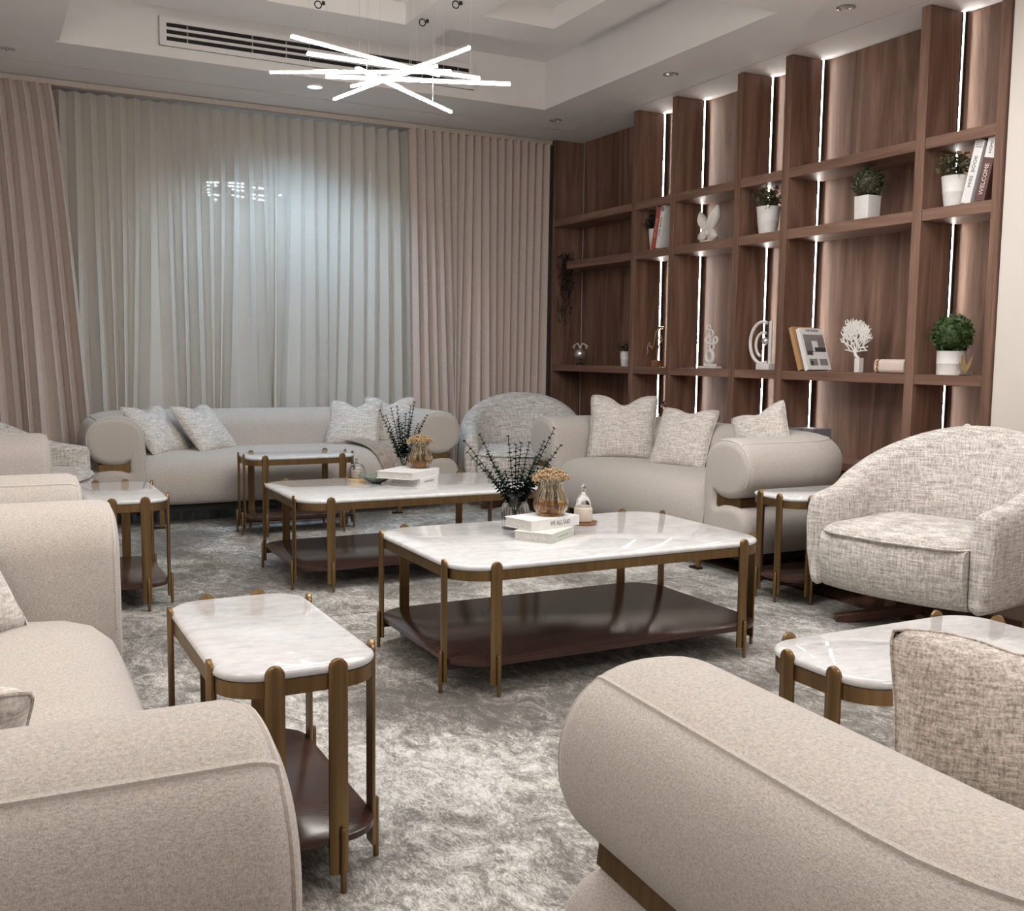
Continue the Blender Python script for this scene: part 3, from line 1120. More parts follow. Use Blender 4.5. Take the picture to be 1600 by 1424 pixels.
def amber_vase(label, loc, sc=1.0):
    t = thing('amber_vase', label, 'vase', loc, 0, 'amber vases of dried flowers')
    outer = [(0.045, 0.0), (0.058, 0.006), (0.069, 0.024), (0.075, 0.048), (0.072, 0.07), (0.062, 0.092), (0.052, 0.112), (0.049, 0.128), (0.052, 0.140), (0.056, 0.147)]
    inner = [(r - 0.004, z) for r, z in outer[::-1] if z > 0.005]
    inner.append((0.02, 0.010))
    MB().lathe([(r * sc, z * sc) for r, z in outer + inner], 96, rib=0.03, ribs=24).build('bowl', 'amber_glass', t)
    MB().lathe([(0.030 * sc, 0.0075), (0.050 * sc, 0.009), (0.062 * sc, 0.024 * sc), (0.067 * sc, 0.042 * sc), (0.066 * sc, 0.050 * sc), (0.001, 0.046 * sc)], 40, cap=False).build('amber_base', 'amber_base', t)
    rnd = random.Random(5)
    st = MB()
    fl = MB()
    for i in range(26):
        a = rnd.uniform(0, 2 * PI)
        rr = 0.075 * math.sqrt(rnd.random())
        top = Vector((rr * math.cos(a), rr * math.sin(a), 0.165 + 0.02 * rnd.random()))
        bt = Vector((0.025 * math.cos(a), 0.025 * math.sin(a), 0.03))
        st.tube([bt * sc, Vector((top.x * 0.4, top.y * 0.4, 0.125)) * sc, top * sc], 0.0012, 4)
    for i in range(330):
        a = rnd.uniform(0, 2 * PI)
        rr = 0.080 * math.sqrt(rnd.random())
        z = 0.168 + 0.032 * (1 - (rr / 0.08) ** 2) * rnd.uniform(0.3, 1) + rnd.uniform(-0.02, 0.004) + (0.0 if rr > 0.05 else 0.004)
        fl.ball((rr * math.cos(a) * sc, rr * math.sin(a) * sc, z * sc), rnd.uniform(0.0035, 0.0062) * sc, 6, 4)
    st.build('dried_stems', 'stem_brown', t)['kind'] = 'stuff'
    fl.build('dried_flower_heads', 'dried_tan', t)['kind'] = 'stuff'
    return t


amber_vase('amber ribbed vase of tan dried flowers on the front coffee table books', (2.157, 3.765, ZT + 0.083))
amber_vase('amber ribbed vase of tan dried flowers on the rear coffee table books', (2.335, 5.660, ZT + 0.083))


def clear_vase(label, loc, tips, seed):
    t = thing('glass_vase', label, 'vase', loc, 0, 'clear vases of eucalyptus')
    outer = [(0.050, 0.0), (0.058, 0.004), (0.062, 0.03), (0.062, 0.085), (0.054, 0.110), (0.036, 0.127), (0.034, 0.137), (0.045, 0.155), (0.058, 0.166)]
    inner = [(r - 0.0035, z) for r, z in outer[::-1] if z > 0.003] + [(0.02, 0.006)]
    MB().lathe(outer + inner, 72, rib=0.025, ribs=24).build('vase_body', 'clear_glass', t)
    rnd = random.Random(seed)
    for (dx, dy, dz) in tips:
        top = Vector((dx, dy, dz))
        base = Vector((dx * -0.10 + rnd.uniform(-.01, .01), dy * -0.10, 0.015))
        mid = Vector((dx * 0.10, dy * 0.10, 0.13))
        s = MB()
        pts = []
        for k in range(11):
            q = k / 10
            p = base * (1 - q) ** 2 + mid * 2 * q * (1 - q) + top * q * q
            pts.append(p)
        s.tube(pts, [0.0028 * (1 - 0.4 * k / 10) for k in range(11)], 5)
        d = (top - mid).normalized()
        n1 = d.orthogonal().normalized()
        n2 = d.cross(n1)
        L_ = 17
        for k in range(L_):
            q = 0.44 + 0.56 * k / (L_ - 1)
            p = base * (1 - q) ** 2 + mid * 2 * q * (1 - q) + top * q * q
            rl = 0.0115 * (1.15 - 0.45 * (q - 0.44) / 0.56)
            for sg in (1, -1):
                an = k * 1.57 + rnd.uniform(-0.3, 0.3)
                sd = (n1 * math.cos(an) + n2 * math.sin(an)) * sg
                c0 = p + sd * rl * 0.9
                # small round leaf, tilted up
                ax = sd * rl
                ay = d.cross(sd).normalized() * rl * 0.9
                up = d * rl * 0.5
                ring = [c0 + ax * math.cos(2 * PI * j / 6) + ay * math.sin(2 * PI * j / 6) + up * (0.3 + 0.7 * math.cos(2 * PI * j / 6)) for j in range(6)]
                s.add([c0 + up * 0.1] + ring, [(0, 1 + j, 1 + (j + 1) % 6) for j in range(6)])
        s.build('eucalyptus_sprig', 'leaf_dark', t, fix=False)
    return t


def fan(list_px, X, Y, z0, ppm):
    """tips of sprigs from their offsets in the photograph (right, up), spread a little in depth"""
    rnd = random.Random(len(list_px))
    out = []
    for (dx, dy) in list_px:
        r_ = dx / ppm
        dep = rnd.uniform(-0.07, 0.07)
        out.append((r_ * r0.x + dep * Fv.x, r_ * r0.y + dep * Fv.y, dy / ppm))
    return out


t1tips = [(-78, 130), (-73, 114), (-55, 140), (-42, 110), (-28, 92), (-12, 139), (0, 125), (8, 128), (20, 130), (30, 110), (42, 132), (58, 150), (66, 128), (50, 105), (34, 88), (-16, 86), (12, 92), (-34, 78), (54, 92), (24, 74)]
clear_vase('clear ribbed glass vase of dark eucalyptus on the front coffee table', (2.085, 3.955, ZT), fan(t1tips, 0, 0, 0, 342), 3)
t2tips = [(-35, 105), (-28, 96), (-20, 108), (-12, 110), (-8, 92), (4, 100), (10, 112), (16, 118), (12, 96), (22, 84), (36, 98), (30, 88), (-22, 76), (-2, 84)]
clear_vase('clear ribbed glass vase of dark eucalyptus on the rear coffee table', (2.30, 5.84, ZT), fan(t2tips, 0, 0, 0, 252), 8)


def cloche(label, loc, s, jar):
    t = thing('glass_cloche', label, 'candle', loc, 0, 'glass candle cloches')
    MB().lathe([(0.03 * s, 0.004), (0.058 * s, 0.004), (0.064 * s, 0.012), (0.066 * s, 0.013), (0.060 * s, 0.0), (0.03 * s, 0.0)], 36).build('saucer', 'amber_saucer' if jar else 'bright_gold', t)
    if jar:
        MB().lathe([(0.036, 0.012), (0.042, 0.016), (0.042, 0.070), (0.038, 0.078), (0.020, 0.084)], 32).build('candle_jar', 'candle_wax', t)
        MB().lathe([(0.036, 0.0790), (0.032, 0.105), (0.022, 0.125), (0.010, 0.14), (0.007, 0.15), (0.013, 0.158), (0.010, 0.17), (0.003, 0.185)], 28, rib=0.04, ribs=10).build('stopper', 'clear_glass', t)
    else:
        MB().lathe([(0.030, 0.013), (0.030, 0.055)], 24).build('candle_wax', 'candle_wax', t)
        MB().lathe([(0.052, 0.013), (0.054, 0.05), (0.050, 0.075), (0.035, 0.093), (0.012, 0.100), (0.006, 0.108), (0.011, 0.116), (0.008, 0.126), (0.002, 0.129), (0.002, 0.125), (0.006, 0.100), (0.033, 0.090), (0.047, 0.073), (0.051, 0.05), (0.049, 0.013)], 36, rib=0.012, ribs=16).build('dome', 'clear_glass', t)
    return t


cloche('candle jar with faceted glass stopper on amber saucer, front coffee table', (2.425, 3.935, ZT), 1.0, True)
cloche('domed glass candle cloche on a gold saucer, rear coffee table', (2.012, 5.885, ZT), 1.0, False)
t = thing('leaf_dish', 'green glazed leaf shaped dish on the rear coffee table', 'dish', (2.075, 5.70, ZT))
rings_ = []
for sc, z in ((0.25, 0.0), (0.34, 0.003), (0.62, 0.014), (0.88, 0.028), (1.0, 0.040), (0.985, 0.043), (0.84, 0.033), (0.58, 0.019), (0.3, 0.008)):
    rings_.append([(0.105 * sc * math.cos(a) * (1 + 0.14 * math.cos(5 * a)), 0.09 * sc * math.sin(a) * (1 + 0.14 * math.cos(5 * a)), z + 0.006 * sc * math.cos(5 * a)) for a in [2 * PI * i / 50 for i in range(50)]])
MB().rings(rings_).build('bowl', 'green_glaze', t)

# ================================================================== THINGS ON THE SHELVES
Z2, Z3, Z4 = 2.106, 1.169, 0.601


def leaves(center, r, n, size, seed, squash=(1, 1, 1), shell=0.6):
    rnd = random.Random(seed)
    s = MB()
    for i in range(n):
        d = Vector((rnd.gauss(0, 1), rnd.gauss(0, 1), rnd.gauss(0, 1))).normalized()
        k = r * (shell + (1 - shell) * rnd.random())
        p = Vector(center) + Vector((d.x * squash[0], d.y * squash[1], d.z * squash[2])) * k
        n1 = Vector((rnd.gauss(0, 1), rnd.gauss(0, 1), rnd.gauss(0, 1))).normalized()
        n2 = n1.orthogonal().normalized()
        a = (n1 + d * 0.7).normalized() * size * rnd.uniform(0.7, 1.3)
        b = n2 * size * 0.4
        s.add([p - a * 0.5, p + b, p + a * 0.6, p - b], [(0, 1, 2, 3)])
    return s


def pot_plant(label, loc, rt, rb_, h, folr, leaf, seed, kind='bush', group='small potted plants'):
    t = thing('potted_plant', label, 'plant', loc, 0, group)
    if kind == 'square':
        a = rt
        q = MB().rings([[(x * k, y * k, z) for x, y in rrect(-a, a, -a, a, 0.008, 3)] for z, k in ((0, 0.94), (h, 1.0), (h, 0.88), (h - 0.012, 0.86))])
        q.build('pot', 'white_ceramic', t, ang=40)
    else:
        q = MB().lathe([(rb_, 0), (rb_ + (rt - rb_) * 0.55, h * 0.45), (rb_ + (rt - rb_) * 0.56 + 0.002, h * 0.47), (rb_ + (rt - rb_) * 0.6, h * 0.52), (rt, h * 0.96), (rt + 0.003, h), (rt - 0.005, h), (rt - 0.008, h * 0.9)], 28)
        q.build('pot', 'white_ceramic', t)
    MB().lathe([(rt * 0.88, h - 0.018), (rt * 0.86, h - 0.008), (0.002, h - 0.004)], 20).build('soil', 'soil', t)
    if kind in ('ball', 'square'):
        s = leaves((0, 0, h + folr * 0.82), folr, 900, folr * 0.20, seed, shell=0.78)
        s.ball((0, 0, h + folr * 0.82), folr * 0.8, 14, 10)
    else:
        s = leaves((0, 0, h + folr * 0.55), folr, 300, folr * 0.27, seed, (1.15, 1.15, 0.85), 0.25)
        rnd = random.Random(seed)
        for i in range(9):
            a_ = rnd.uniform(0, 2 * PI)
            e = Vector((math.cos(a_) * folr * 1.2, math.sin(a_) * folr * 1.2, h + folr * rnd.uniform(0.2, 1.2)))
            s.tube([(0, 0, h - 0.01), (e.x * 0.4, e.y * 0.4, h + folr * 0.5), e], 0.002, 4)
            for k in range(6):
                s.add(*(lambda P_: ([P_, P_ + Vector((0.012, 0.006, 0.008)), P_ + Vector((0.02, 0, 0.014)), P_ + Vector((0.008, -0.006, 0.010))], [(0, 1, 2, 3)]))(e * (0.75 + 0.05 * k)))
    o_ = s.build('foliage', leaf, t, fix=False)
    o_['kind'] = 'stuff'
    return t


pot_plant('white bucket pot of leafy sprigs on the upper right shelf beside two books', (4.90, 4.045, Z2), 0.078, 0.058, 0.17, 0.105, 'leaf_olive', 1)
pot_plant('round clipped topiary in a square white pot on the upper shelf', (4.90, 4.69, Z2), 0.058, 0, 0.145, 0.098, 'leaf_olive', 2, 'square')
pot_plant('white bucket pot of leafy sprigs on the upper middle shelf', (4.89, 5.575, Z2), 0.082, 0.060, 0.185, 0.105, 'leaf_olive', 3)
pot_plant('small white pot of dark leaves behind the red book', (4.93, 6.945, Z2), 0.068, 0.05, 0.175, 0.095, 'leaf_black', 4)
pot_plant('round green topiary in a white cylinder pot on the middle right shelf', (4.90, 4.015, Z3), 0.078, 0.076, 0.135, 0.117, 'leaf_green', 5, 'ball')
pot_plant('tiny white pot of dark leaves on the middle shelf, far left bay', (4.88, 7.285, Z3), 0.046, 0.036, 0.125, 0.065, 'leaf_olive', 6)


def standing_book(label, loc, lean, th, depth, h, cover, group, rz=0.0):
    """stands with the spine facing the room (-x); leans along y by lean (radians)"""
    t = thing('book', label, 'book', loc, rz, group)
    t.rotation_euler = (lean, 0, rz)
    c = MB().box(0, depth, 0, 0.003, 0, h).box(0, depth, th - 0.003, th, 0, h).box(0, 0.003, 0.003, th - 0.003, 0, h)
    c.build('cover', cover, t, smooth=False)
    MB().box(0.003, depth - 0.004, 0.003, th - 0.003, 0.003, h - 0.003).build('pages', 'page_block', t, smooth=False)
    return t


def spine_text(t, body, size, mat, z, th, squash=1.0):
    # reads upward along the spine, facing -x
    text_part(body, size, mat, t, frame((0, 0, 1), (0, 1, 0), (-0.0006, th / 2, z)), squash=squash)


g = 'books on the upper right shelf'
k = standing_book('white leaning book lettered MISS BOOK beside the upper right plant pot', (4.845, 3.905, Z2), math.radians(13), 0.058, 0.17, 0.335, 'book_pale', g)
spine_text(k, 'MISS  BOOK', 0.030, 'ink_dark', 0.17, 0.058, 1.05)
for zz in (0.296, 0.306, 0.316, 0.326):
    MB().box(-0.0008, 0, 0.006, 0.052, zz, zz + 0.005).build('spine_pattern', 'ink_grey', k, smooth=False)
k = standing_book('brown and white leaning book lettered WELCOME HOME on the upper right shelf', (4.845, 3.815, Z2 + 0.004), math.radians(12), 0.060, 0.17, 0.335, 'book_brown', g)
MB().box(-0.001, 0.0, 0, 0.060, 0.225, 0.335).build('spine_label', 'book_pale', k, smooth=False)
spine_text(k, 'WELCOME', 0.036, 'ink_light', 0.112, 0.060, 0.95)
text_part('HOME', 0.026, 'ink_dark', k, frame((0, 0, 1), (0, 1, 0), (-0.0016, 0.03, 0.28)), squash=0.9)
g = 'books on the upper far shelf'
k = standing_book('red leaning book lettered ART OF LIFE in front of the dark plant', (4.845, 6.855, Z2), math.radians(13), 0.052, 0.17, 0.335, 'book_red', g)
spine_text(k, 'ART OF LIFE', 0.030, 'ink_pink', 0.165, 0.052, 0.95)
k = standing_book('white leaning book lettered MISS BOOK beside the red book', (4.845, 6.79, Z2 + 0.003), math.radians(12), 0.052, 0.17, 0.345, 'book_pale', g)
spine_text(k, 'MISS  BOOK', 0.028, 'ink_dark', 0.17, 0.052, 1.0)
MB().box(-0.0008, 0, 0.006, 0.046, 0.29, 0.325).build('spine_pattern', 'ink_grey', k, smooth=False)

# two books on display, leaning back and turned: tan one behind, white magazine in front
g = 'display books on the middle shelf'


def display_book(label, corner, w_, h, th, rz, back, side, cover):
    t = thing('display_book', label, 'book', corner, 0, g)
    t.rotation_euler = (Matrix.Rotation(rz, 3, 'Z') @ Matrix.Rotation(back, 3, 'X') @ Matrix.Rotation(side, 3, 'Y')).to_euler()
    c = MB().box(0, w_, 0, 0.003, 0, h).box(0, w_, th - 0.003, th, 0, h).box(0, 0.003, 0.003, th - 0.003, 0, h)
    c.build('cover', cover, t, smooth=False)
    MB().box(0.003, w_ - 0.004, 0.003, th - 0.003, 0.003, h - 0.003).build('pages', 'page_block', t, smooth=False)
    return t


rz = math.radians(2)
display_book('tan book leaning behind the white magazine on the middle shelf', (4.815, 5.115, Z3 + 0.011), 0.20, 0.30, 0.03, rz, math.radians(-20), 0, 'book_tan')
mg = display_book('white interior design book leaning on the tan book, middle shelf', (4.825, 5.06, Z3 + 0.011), 0.21, 0.29, 0.032, rz, math.radians(-20), 0, 'book_pale')
plate = [((0.02, 0.20, 0.125, 0.245), 'ink_grey'), ((0.02, 0.075, 0.10, 0.19), 'book_grey'), ((0.085, 0.135, 0.13, 0.20), 'book_pale'), ((0.10, 0.20, 0.125, 0.155), 'ink_dark'),
         ((0.025, 0.075, 0.105, 0.13), 'ink_dark'), ((0.145, 0.20, 0.17, 0.225), 'book_grey'), ((0.03, 0.10, 0.03, 0.075), 'ink_grey'), ((0.12, 0.19, 0.03, 0.075), 'ink_grey'), ((0.035, 0.06, 0.03, 0.06), 'ink_dark')]
for n_, ((a, b, c_, d), mt) in enumerate(plate):
    MB().box(a, b, -0.0006 - 0.0002 * n_, 0.0, c_, d).build('cover_picture', mt, mg, smooth=False)
text_part('THE DESIGN', 0.021, 'ink_dark', mg, frame((1, 0, 0), (0, 0, 1), (0.11, -0.001, 0.272)))

# bow ornament
t = thing('bow_ornament', 'shiny cream fabric bow ornament on the upper shelf', 'ornament', (4.87, 6.21, Z2))
for sg, hgt, wd in ((1, 0.235, 0.085), (-1, 0.262, 0.105)):
    lp = []
    for i in range(13):
        q = i / 12
        zz = 0.072 + (hgt - 0.072) * q
        half = 0.012 + 0.046 * math.sin(PI * (0.08 + 0.86 * q)) ** 0.8 * (1 - 0.25 * q)
        half *= max(0.05, 1 - q ** 5)
        cy = sg * (0.006 + wd * q ** 0.8)
        lp.append([((0.010 + 0.030 * math.sin(PI * q)) * math.sin(a) * (1 + .18 * math.cos(5 * a)), cy + half * math.cos(a), zz) for a in [2 * PI * j / 20 for j in range(20)]])
    MB().rings(lp).build('loop', 'satin', t)
    lp = []
    for i in range(9):
        q = i / 8
        cy = sg * (0.006 + 0.105 * q)
        half = (0.012 + 0.030 * math.sin(PI * (0.1 + 0.75 * q))) * max(0.15, 1 - q ** 6)
        zc_ = 0.070 - 0.030 * q
        lp.append([(0.030 * math.sin(PI * (0.1 + 0.8 * q)) * math.sin(a) * (1 + .15 * math.cos(5 * a)), cy, zc_ + half * math.cos(a)) for a in [2 * PI * j / 16 for j in range(16)]])
    MB().rings(lp).build('tail', 'satin', t)
MB().ball((-0.006, 0, 0.075), 0.026, 12, 8, (1, 0.8, 1.1)).build('knot', 'satin', t)
MB().box(-0.02, 0.02, -0.07, 0.07, 0, 0.018).build('foot', 'satin', t, bevel=0.004)

# crystal ball ornament with antler arms
t = thing('globe_ornament', 'glass globe ornament with antler arms in the far left bay', 'ornament', (4.90, 8.06, Z3))
MB().lathe([(0.035, 0.0), (0.035, 0.012), (0.012, 0.02), (0.010, 0.045)], 20).build('stand', 'dark_metal', t)
MB().ball((0, 0, 0.098), 0.055, 24, 16).build('globe', 'chrome', t)
a_ = MB()
for sg in (1, -1):
    a_.tube([(0, 0, 0.155), (0, sg * 0.04, 0.195), (0, sg * 0.09, 0.185), (0, sg * 0.135, 0.165)], [0.006, 0.006, 0.005, 0.003], 6)
    a_.tube([(0, sg * 0.10, 0.18), (0, sg * 0.11, 0.145)], [0.005, 0.003], 6)
a_.build('antler', 'white_ceramic', t)

# golden curl sculpture
t = thing('curl_sculpture', 'gold curling figure on a small block, middle shelf', 'sculpture', (4.90, 6.86, Z3))
MB().box(-0.03, 0.03, -0.035, 0.035, 0, 0.055).build('block', 'amber_saucer', t, bevel=0.003)
MB().tube([(0, -0.01, 0.05), (0, -0.005, 0.12), (0, -0.03, 0.18), (0, -0.075, 0.22), (0, -0.05, 0.255), (0, -0.01, 0.235), (0, -0.06, 0.20)], 0.005, 6).build('figure', 'bright_gold', t)
MB().tube([(0, -0.09, 0.315), (0, -0.03, 0.318), (0, 0.015, 0.29), (0, 0.03, 0.235), (0, 0.045, 0.17), (0, 0.075, 0.15), (0, 0.10, 0.17), (0, 0.11, 0.20)], [0.009, 0.009, 0.011, 0.007, 0.006, 0.006, 0.005, 0.003], 8).build('curl', 'bright_gold', t)
MB().tube([(0, 0.12, 0.19), (0, 0.135, 0.15), (0, 0.125, 0.12), (0, 0.145, 0.10)], 0.004, 6).build('ribbon', 'chrome', t)

# stacked rings
t = thing('ring_sculpture', 'white sculpture of stacked rings on a flat base', 'sculpture', (4.90, 6.18, Z3))
MB().box(-0.04, 0.04, -0.10, 0.10, 0, 0.016).build('base', 'white_matte', t, bevel=0.003)
MB().box(-0.03, 0.03, -0.05, 0.035, 0.016, 0.034).build('plinth', 'white_matte', t, bevel=0.003)
for cy, cz, R_, r_ in ((0.0, 0.090, 0.042, 0.015), (-0.022, 0.163, 0.024, 0.0095), (0.022, 0.212, 0.026, 0.0095), (-0.062, 0.212, 0.023, 0.009), (-0.008, 0.262, 0.023, 0.009), (0.020, 0.304, 0.019, 0.0085)):
    MB().tube([(0, cy + R_ * math.cos(2 * PI * i / 24), cz + R_ * math.sin(2 * PI * i / 24)) for i in range(24)], r_, 8, closed=True).build('ring', 'white_matte', t)

# crescent arcs
t = thing('crescent_sculpture', 'pale crescent moon sculpture with nested arcs', 'sculpture', (4.89, 5.565, Z3))
MB().box(-0.035, 0.035, -0.085, 0.045, 0, 0.045).build('base', 'white_matte', t, bevel=0.004)
MB().tube([(0, -0.025 + 0.125 * math.cos(math.radians(d)), 0.19 + 0.145 * math.sin(math.radians(d))) for d in range(70, 291, 10)][::-1], [0.012] * 23, 8).xf(Matrix.Scale(-1, 4, (0, 1, 0)) @ Matrix.Translation((0, 0.0, 0))).build('outer_arc', 'white_matte', t)
MB().tube([(0, 0.015 + 0.075 * math.cos(math.radians(d)), 0.175 + 0.085 * math.sin(math.radians(d))) for d in range(-70, 111, 10)], 0.010, 8).build('inner_arc', 'white_matte', t)
MB().box(-0.008, 0.008, -0.072, -0.045, 0.045, 0.34).build('upright_bar', 'white_matte', t, bevel=0.004)
MB().ball((0, -0.01, 0.20), 0.028, 14, 10).build('bead', 'chrome', t)

# coral tree
t = thing('coral_sculpture', 'white branching coral sculpture on a small pedestal', 'sculpture', (4.91, 4.735, Z3))
MB().box(-0.02, 0.02, -0.045, -0.005, 0, 0.09).build('pedestal', 'white_ceramic', t, bevel=0.002)
rnd = random.Random(12)
s = MB()
s.tube([(0, -0.02, 0.088), (0, 0.005, 0.105), (0, 0.012, 0.125)], 0.010, 6)


def branch(y, z, a, L_, r, d):
    y1, z1 = y + L_ * math.sin(a), z + L_ * math.cos(a)
    s.tube([(rnd.uniform(-.002, .002), y, z), (rnd.uniform(-.003, .003), (y + y1) / 2 + rnd.uniform(-.004, .004), (z + z1) / 2), (rnd.uniform(-.002, .002), y1, z1)], [r, r * 0.95, r * 0.92], 5)
    e = ((y1 - 0.010) / 0.105) ** 2 + ((z1 - 0.235) / 0.135) ** 2
    if d == 0 or e > 1.0:
        s.ball((0, y1, z1), r * 1.25, 6, 4)
        return
    k = 2 if rnd.random() < 0.85 else 3
    for i in range(k):
        na = a * 0.75 + (i - (k - 1) / 2) * rnd.uniform(0.75, 1.05) + rnd.uniform(-0.15, 0.15)
        branch(y1, z1, na, L_ * rnd.uniform(0.82, 0.98), max(0.0032, r * 0.88), d - 1)


for a0 in (-1.35, -0.75, -0.25, 0.25, 0.75, 1.35):
    branch(0.012, 0.125, a0, 0.043, 0.0050, 5)
s.build('coral', 'white_matte', t)

# gift box
t = thing('gift_box', 'rounded pale pink gift box with a gold ribbon, middle shelf', 'box', (4.865, 4.425, Z3))
def cap(x0_, x1_, k=1.0):
    pts = [(a * k, b * k) for a, b in rrect(-0.036, 0.036, 0.0, 0.085, 0.028, 6)]
    return MB().prism(pts, 'y', x0_, x1_)
cap(-0.135, 0.09).build('box_body', 'pink_card', t, bevel=0.006, ang=60)
cap(0.052, 0.068, 1.015).build('ribbon', 'bright_gold', t)
q = MB()
for sg in (1, -1):
    q.tube([(-0.037, 0.060, 0.045), (-0.046, 0.060 + sg * 0.012, 0.062), (-0.045, 0.060 + sg * 0.004, 0.074), (-0.037, 0.060, 0.047)], 0.003, 5)
q.tube([(-0.037, 0.060, 0.045), (-0.042, 0.066, 0.02)], 0.003, 5)
q.build('bow', 'bright_gold', t)

# gold leaf ornament in a clear dish
t = thing('gold_leaf_ornament', 'small gold butterfly leaf ornament in a clear glass dish', 'ornament', (4.84, 3.865, Z3))
MB().lathe([(0.030, 0.0), (0.036, 0.004), (0.038, 0.024), (0.035, 0.024), (0.033, 0.006)], 24).build('glass_dish', 'clear_glass', t)
for (dy, dz, wd) in ((0.035, 0.115, 0.016), (-0.032, 0.10, 0.012), (-0.045, 0.125, 0.006), (0.012, 0.075, 0.014), (0.050, 0.075, 0.012), (-0.012, 0.07, 0.012)):
    bp = Vector((0, 0, 0.012))
    tp = Vector((0, dy, dz))
    d = (tp - bp).normalized()
    sd = Vector((0, d.z, -d.y)) * wd
    md = bp + (tp - bp) * 0.6
    MB().add([bp + Vector((-0.001, 0, 0)), md + sd, tp, md - sd, bp + Vector((0.001, 0, 0)), md + sd + Vector((0.002, 0, 0)), tp + Vector((0.002, 0, 0)), md - sd + Vector((0.002, 0, 0))],
             [(0, 1, 2, 3), (7, 6, 5, 4), (0, 4, 5, 1), (1, 5, 6, 2), (2, 6, 7, 3), (3, 7, 4, 0)]).build('leaf', 'bright_gold', t, smooth=False)

# lower shelf: grey boxes, a crystal sprig, a glass ring
o = MB().box(0, 0.16, 0, 0.11, 0, 0.185).build('storage_box', 'book_grey', smooth=False, bevel=0.003)
o.location = (4.86, 5.15, Z4)
tag(o, 'grey box on the low shelf behind the shelf wall sofa, left of two', 'box', 'grey boxes on the low shelf')
o = MB().box(0, 0.16, 0, 0.10, 0, 0.19).build('storage_box', 'book_grey', smooth=False, bevel=0.003)
o.location = (4.86, 5.03, Z4)
tag(o, 'grey box on the low shelf behind the shelf wall sofa, right of two', 'box', 'grey boxes on the low shelf')
t = thing('crystal_sprig', 'small dark sprig of crystal beads on low shelf behind tweed pillow', 'ornament', (4.88, 6.74, Z4))
rnd = random.Random(3)
MB().lathe([(0.03, 0), (0.03, 0.01), (0.008, 0.014), (0.006, 0.15)], 14).build('stem', 'dark_metal', t)
for i in range(14):
    MB().ball((rnd.uniform(-.02, .02), rnd.uniform(-.025, .025), 0.15 + i * 0.011), 0.010, 7, 5).build('bead', 'chrome' if i % 2 else 'dark_metal', t)
t = thing('glass_ring', 'small clear ring ornament behind the right armchair', 'ornament', (4.86, 3.85, Z4))
MB().lathe([(0.025, 0), (0.025, 0.012), (0.009, 0.02), (0.009, 0.24)], 16).build('stand', 'white_ceramic', t)
MB().tube([(0, 0.026 * math.cos(2 * PI * i / 24), 0.268 + 0.026 * math.sin(2 * PI * i / 24)) for i in range(24)], 0.008, 8, closed=True).build('ring', 'white_ceramic', t)

# dark trailing plant at the left end of the shelf wall
t = thing('trailing_plant', 'dark trailing plant hanging at the left end of the shelf wall', 'plant', (4.86, 8.20, Z2))
t.location.z = 2.06
rnd = random.Random(9)
for i in range(9):
    y0_, x0_ = rnd.uniform(0.02, 0.18), rnd.uniform(-0.03, 0.08)
    L_ = rnd.uniform(0.25, 0.62)
    s = MB()
    pts = [(x0_ + 0.01 * math.sin(k * 1.3 + i), y0_ + 0.02 * math.sin(k + i), 0.12 - L_ * k / 8) for k in range(9)]
    s.tube(pts, 0.002, 4)
    for k in range(9):
        for j in range(4):
            p = Vector(pts[k]) + Vector((rnd.uniform(-.02, .02), rnd.uniform(-.03, .03), rnd.uniform(-.03, .03)))
            s.add([p, p + Vector((0.004, 0.016, -0.012)), p + Vector((0, 0.004, -0.034)), p + Vector((-0.004, -0.012, -0.014))], [(0, 1, 2, 3)])
    s.build('vine', 'leaf_black', t, fix=False)

# ================================================================== CHANDELIER
ch = thing('bar_chandelier', 'chandelier of seven crossing glowing bars on thin wires', 'chandelier', (2.0, 5.2, 3.46))


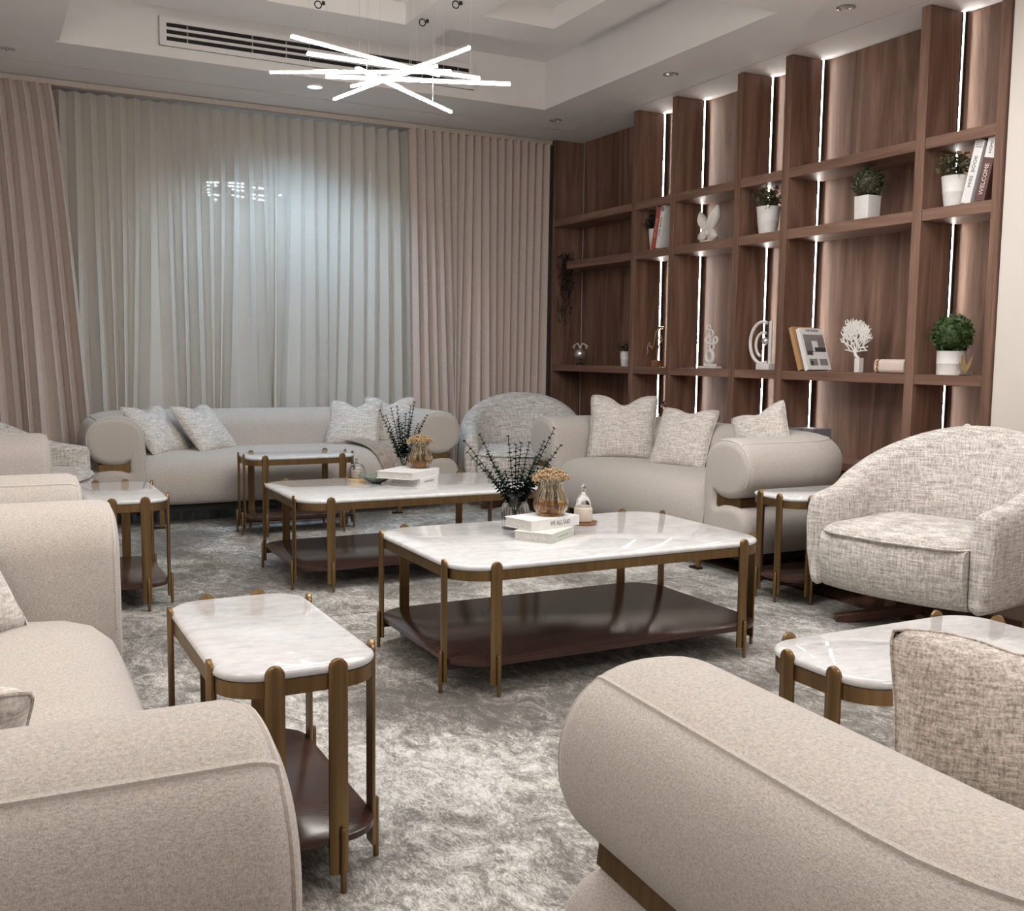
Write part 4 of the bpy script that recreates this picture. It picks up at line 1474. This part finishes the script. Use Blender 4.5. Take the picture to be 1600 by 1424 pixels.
def ray_z(px, py, z):
    d = rv * ((px - 800) / 1597) + uv * ((712 - py) / 1597) + Fv
    k_ = (z - 1.25) / d.z
    return Vector((d.x * k_, d.y * k_, z))


bars = [((455, 57), (686, 118), 2.80), ((480, 84), (749, 123), 2.75), ((422, 113), (705, 113), 2.70), ((509, 120), (797, 132), 2.66),
        ((522, 155), (733, 75), 2.69), ((549, 135), (683, 103), 2.73), ((557, 107), (705, 175), 2.60)]
off = Vector((2.0, 5.2, 3.46))
hooks = []
for (p, q, z) in bars:
    a, b = ray_z(*p, z) - off, ray_z(*q, z) - off
    d = (b - a).normalized()
    n_ = Vector((-d.y, d.x, 0)) * 0.0062
    up = Vector((0, 0, 0.011))
    sec = lambda c_, lo, hi, w_: [c_ - n_ * w_ + Vector((0, 0, lo)), c_ + n_ * w_ + Vector((0, 0, lo)), c_ + n_ * w_ + Vector((0, 0, hi)), c_ - n_ * w_ + Vector((0, 0, hi))]
    br = MB().rings([sec(a, -0.006, 0.005, 1.0), sec(b, -0.006, 0.005, 1.0)]).build('light_bar', 'bar_glow', ch, smooth=False)
    MB().rings([sec(a, 0.005, 0.011, 1.3), sec(b, 0.005, 0.011, 1.3)]).build('bar_channel', 'chrome', br, smooth=False)
    for s_ in (0.22, 0.78):
        w0 = a + (b - a) * s_ + Vector((0, 0, 0.016))
        tgt = Vector((w0.x * 0.55 + (0.25 if s_ > 0.5 else -0.2) * 0.4, w0.y * 0.3, 0))
        MB().tube([w0, Vector((w0.x, w0.y, 0.0))], 0.0007, 4).build('wire', 'chrome', ch)
for (px, py) in ((497, 6), (712, 6), (660, 34)):
    h = ray_z(px, py, 3.44) - off
    MB().tube([h + Vector((0.022 * math.cos(2 * PI * i / 16), 0, 0.022 * math.sin(2 * PI * i / 16) - 0.005)) for i in range(16)], 0.004, 6, closed=True).build('ceiling_hook', 'dark_metal', ch)
    MB().lathe([(0.012, 0.0), (0.010, 0.02)], 10, tuple(h + Vector((0.035, 0, 0)))).build('hook_plate', 'dark_metal', ch)
